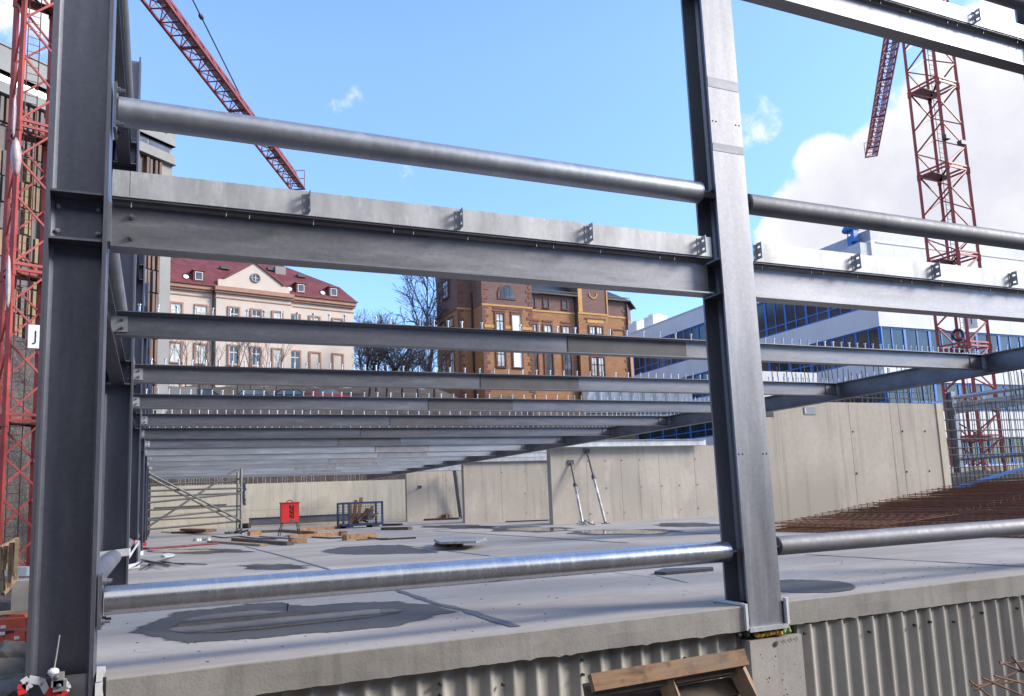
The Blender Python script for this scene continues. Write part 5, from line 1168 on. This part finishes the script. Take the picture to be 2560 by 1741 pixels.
bare_tree('bare_tree',spot(985,100),14,15,M['barkp'],5,.7,'bare tree with fine bluish twigs left of the tall one by the villa')
bare_tree('bare_tree',spot(905,104),13,19,M['barkp'],5,.7,'bare tree just behind the right corner of the cream house')
t0=bare_tree('bare_shrub',spot(920,78),7.5,23,M['bark'],5,.75,'dark bare thicket tree between the cream house and the brick villa, leftmost of the row','dark thicket between the houses',.12,3)
for px,D,sx,rz_,l in ((965,77,1.0,1.3,'second from left in the dark thicket row between the two houses'),(1010,78,1.1,2.4,'third from left in the dark thicket row between the two houses'),(1050,76,.95,4.0,'fourth from left in the dark thicket row, before the villa corner'),(1085,79,1.05,5.1,'rightmost of the dark thicket row, touching the villa corner'),(940,82,1.25,.7,'taller bare thicket tree behind the gap of the dark row')):
    c=copy_tree(t0); p=spot(px,D); c.location=p; c.rotation_euler.z=rz_; c.scale=(sx,)*3; c['label']=l
t1=bare_tree('sapling',spot(468,66),9.0,41,M['bark'],4,.45,'slim bare sapling in front of the cream house, by its second window','saplings before the cream house',.055,2)
for px,D,sx,rz_,l in ((415,67,1.0,1.0,'slim bare sapling at the left end of the cream house front'),(500,65,.95,2.0,'bare sapling before the third window of the cream house'),(525,66,.9,4.1,'bare sapling by the downpipe of the cream house'),(590,67,1.05,3.0,'bare sapling before the round window bay of the cream house'),(625,66,.92,5.2,'bare sapling left of the gable middle of the cream house'),(665,66,.85,.5,'bare sapling under the right part of the gable'),(690,68,.8,2.7,'rightmost bare sapling before the cream house')):
    c=copy_tree(t1); c.location=spot(px,D); c.rotation_euler.z=rz_; c.scale=(sx,)*3; c['label']=l
# bank wall, fence and cars on the street
zs=hgt(5,76)
p=at(420,978,D=64); mb=MB(); mb.box((p.x-3.2,p.y,p.z-3.5),(p.x+2.1,p.y+.3,p.z+.35)); tag(mb.build('street_wall',M['ogrey']),'pale concrete wall along the street below the cream house, left end','wall')
def car(px,D,m,label):
    p=at(px,985,D=D); L_,W_,H_=4.3,1.75,1.45; z0=at(px,972,D=D).z-H_; x0=p.x-L_/2; y=p.y
    t=thing('parked_car',(p.x,y,z0),label,'car','cars parked on the street below the cream house')
    prof=[(0,.35),(0,.75),(.12,.85),(1.0,.95),(1.55,1.40),(2.9,1.45),(3.6,1.0),(4.2,.9),(4.3,.7),(4.3,.35)]
    mb=MB(); mb.prism([(x0+a,y,z0+b_) for a,b_ in prof],(0,W_,0)); mb.build('body',m,t)
    mb=MB(); mb.prism([(x0+a,y-.01,z0+b_) for a,b_ in ((1.2,.98),(1.65,1.36),(2.85,1.39),(3.4,1.0))],(0,W_+.02,0)); mb.build('side_window',M['gl'],t)
    for xx in (.8,3.45):
        for yy in (y-.02,y+W_-.18):
            mb=MB(); mb.lathe((x0+xx,yy,z0+.33),[(.33,0),(.33,.2)],14,(0,1,0)); wv=mb.build('wheel',M['black'],t); mb=MB(); mb.lathe((x0+xx,yy-.004,z0+.33),[(.2,0),(.2,.01)],12,(0,1,0)); mb.build('rim',M['dsteel'],wv)
    for yy in (y+.1,y+W_-.4): mb=MB(); mb.box((x0+4.29,yy,z0+.62),(x0+4.32,yy+.3,z0+.8)); mb.build('tail_light',M['boxred'],t)
    for yy in (y+.1,y+W_-.4): mb=MB(); mb.box((x0-.02,yy,z0+.6),(x0+.01,yy+.3,z0+.76)); mb.build('headlight',M['boardw'],t)
    return t
M['carb']=plain('black_car_paint',(.012,.012,.016),.2,.2,.05); M['carg']=plain('grey_car_paint',(.05,.05,.055),.25,.3,.05); M['carr']=plain('red_car_paint',(.30,.012,.015),.25,.1,.05)
car(500,66,M['carb'],'black parked car glimpsed between the third and fourth beams, left'); car(628,66,M['carg'],'dark grey parked car glimpsed between beams, middle'); car(720,67,M['carb'],'second black parked car glimpsed left of the red one'); car(815,66,M['carr'],'red parked car glimpsed between beams, right')
mb=MB()
for i in range(9):
    a=at(1490+i*28,990,D=62); mb.box((a.x-.62,a.y,a.z-1.3),(a.x+.62,a.y+.9,a.z+.42+.06*(i%3)))
tag(mb.build('wrapped_pallets',M['film']),'row of pale wrapped pallets on the bank in front of the offices','pallets')
mb=MB(); a=at(1905,945,D=38); b_=at(2105,950,D=38); mb.box((a.x,a.y,a.z-1.5),(b_.x,a.y+.08,a.z+.32)); tag(mb.build('grey_hoarding',M['cwg']),'pale grey hoarding panel behind the starter bars, right of the bright column','hoarding')
# ================================================================== LIGHT, SKY, CAMERA
SUN_AZ=65; SUN_EL=27                                   # degrees from -Y towards +X
az=math.radians(SUN_AZ); el=math.radians(SUN_EL)
to_sun=V((math.sin(az)*math.cos(el),-math.cos(az)*math.cos(el),math.sin(el)))
ld=bpy.data.lights.new('sun','SUN'); ld.energy=2.0; ld.angle=math.radians(16); ld.color=(1,.93,.82)
lo=bpy.data.objects.new('sun',ld); COL.objects.link(lo); lo.rotation_euler=to_sun.to_track_quat('Z','Y').to_euler(); lo.location=(20,-10,40)
w=bpy.data.worlds.new('World'); S.world=w; w.use_nodes=True; nt=w.node_tree; L=nt.links
bg=nt.nodes['Background']; bg.inputs['Strength'].default_value=.15
sky=N(nt,'ShaderNodeTexSky',sky_type='NISHITA'); sky.sun_disc=False; sky.sun_elevation=el
sky.sun_rotation=math.atan2(to_sun.x,to_sun.y); sky.altitude=400; sky.air_density=1.0; sky.dust_density=.25; sky.ozone_density=1.6
tc=N(nt,'ShaderNodeTexCoord'); dirn=tc.outputs['Generated']
nv=noise(nt,dirn,8.5,10,.62); nf=noise(nt,dirn,24,5,.6)
cov=None
BL=[((2480,470),9.5,1.0),((2250,470),5.2,.95),((2080,420),2.8,.75),((2560,600),9,.9),((2100,590),5.5,.85),((1882,312),2.6,.56),((1960,600),2.4,.7),((560,-5),4.5,.46),((850,285),2.8,.36),((1080,440),3.4,.42),((900,-10),3,.25),((20,60),7,.62),((2150,120),4,.2),((1500,430),2.5,.28),((2700,250),9,.9)]
for (px,py),deg,wt in BL:
    d=ray(px,py).normalized(); dp=N(nt,'ShaderNodeVectorMath',operation='DOT_PRODUCT'); dp.inputs[1].default_value=d; L.new(dirn,dp.inputs[0])
    mr=N(nt,'ShaderNodeMapRange',interpolation_type='SMOOTHSTEP'); mr.inputs[1].default_value=math.cos(math.radians(deg*1.25)); mr.inputs[2].default_value=math.cos(math.radians(deg*.35)); mr.inputs[3].default_value=0; mr.inputs[4].default_value=wt
    L.new(dp.outputs['Value'],mr.inputs[0])
    if cov is None: cov=mr.outputs[0]
    else:
        mx=N(nt,'ShaderNodeMath',operation='MAXIMUM'); L.new(cov,mx.inputs[0]); L.new(mr.outputs[0],mx.inputs[1]); cov=mx.outputs[0]
# a loose field of cloud for the rest of the dome, outside the picture
for azd,eld,deg in ((-35,40,20),(0,44,21),(28,38,17),(-70,45,18),(10,64,14)):     # banks of cloud behind the camera (the tubes mirror them)
    aa,ee=math.radians(azd),math.radians(eld); d=V((math.sin(aa)*math.cos(ee),-math.cos(aa)*math.cos(ee),math.sin(ee)))
    dp=N(nt,'ShaderNodeVectorMath',operation='DOT_PRODUCT'); dp.inputs[1].default_value=d; L.new(dirn,dp.inputs[0])
    q=N(nt,'ShaderNodeMapRange',interpolation_type='SMOOTHSTEP'); q.inputs[1].default_value=math.cos(math.radians(deg*1.2)); q.inputs[2].default_value=math.cos(math.radians(deg*.4)); L.new(dp.outputs['Value'],q.inputs[0])
    mx=N(nt,'ShaderNodeMath',operation='MAXIMUM'); L.new(cov,mx.inputs[0]); L.new(q.outputs[0],mx.inputs[1]); cov=mx.outputs[0]
a1=N(nt,'ShaderNodeMath',operation='MULTIPLY_ADD'); L.new(nv,a1.inputs[0]); a1.inputs[1].default_value=1.35; L.new(cov,a1.inputs[2])
fac=ramp(nt,a1.outputs[0],[(.0,0),(.98/1.0 if False else .98,0),(1.0,.0)])
mr=N(nt,'ShaderNodeMapRange',interpolation_type='SMOOTHSTEP'); mr.inputs[1].default_value=1.13; mr.inputs[2].default_value=1.33; L.new(a1.outputs[0],mr.inputs[0])
# brightness inside the clouds: white tops, lavender-grey bellies
br=ramp(nt,a1.outputs[0],[(.0,(9.3,9.5,9.9)),(1.0,(9.3,9.5,9.9))])
bel=None
for (px,py),deg in (((2520,640),15),((2180,560),7.5),((2350,500),7),((2560,400),6)):
    d=ray(px,py).normalized(); dp=N(nt,'ShaderNodeVectorMath',operation='DOT_PRODUCT'); dp.inputs[1].default_value=d; L.new(dirn,dp.inputs[0])
    q=N(nt,'ShaderNodeMapRange',interpolation_type='SMOOTHSTEP'); q.inputs[1].default_value=math.cos(math.radians(deg)); q.inputs[2].default_value=math.cos(math.radians(deg*.45)); L.new(dp.outputs['Value'],q.inputs[0])
    if bel is None: bel=q.outputs[0]
    else:
        mx=N(nt,'ShaderNodeMath',operation='MAXIMUM'); L.new(bel,mx.inputs[0]); L.new(q.outputs[0],mx.inputs[1]); bel=mx.outputs[0]
mb2=N(nt,'ShaderNodeMath',operation='MULTIPLY'); L.new(bel,mb2.inputs[0]); L.new(ramp(nt,nv,[(.35,.55),(.6,1.0)]),mb2.inputs[1])
class _o: outputs=[mb2.outputs[0]]
mr2=_o
CLW=(2.75,2.75,2.75); CLG=(1.93,1.95,2.18)
cc=mixc(nt,mr2.outputs[0],CLW,CLG)
sx=N(nt,'ShaderNodeSeparateXYZ'); L.new(dirn,sx.inputs[0]); skyb=mixc(nt,1.0,sky.outputs[0],ramp(nt,sx.outputs['Z'],[(.0,(.50,.60,.76)),(.2,(.56,.68,.90)),(.5,(.80,.88,1.04))]),'MULTIPLY')
col=mixc(nt,mr.outputs[0],skyb,cc)
L.new(col,bg.inputs['Color'])
cd=bpy.data.cameras.new('camera'); co=bpy.data.objects.new('camera',cd); COL.objects.link(co); S.camera=co
mw=Matrix((RT,UP,-FW)).transposed().to_4x4(); mw.translation=EYE; co.matrix_world=mw
cd.sensor_width=36; cd.lens=F0/2560*36; cd.shift_x=(1280-CX)/2560; cd.shift_y=(CY-870.5)/2560; cd.clip_end=4000; cd.clip_start=.05
S.view_settings.view_transform='Standard'; S.view_settings.look='None'; S.view_settings.gamma=1; S.view_settings.use_curve_mapping=False
S.view_settings.exposure=1.5
for o in S.objects:
    if '_o' in o: del o['_o']
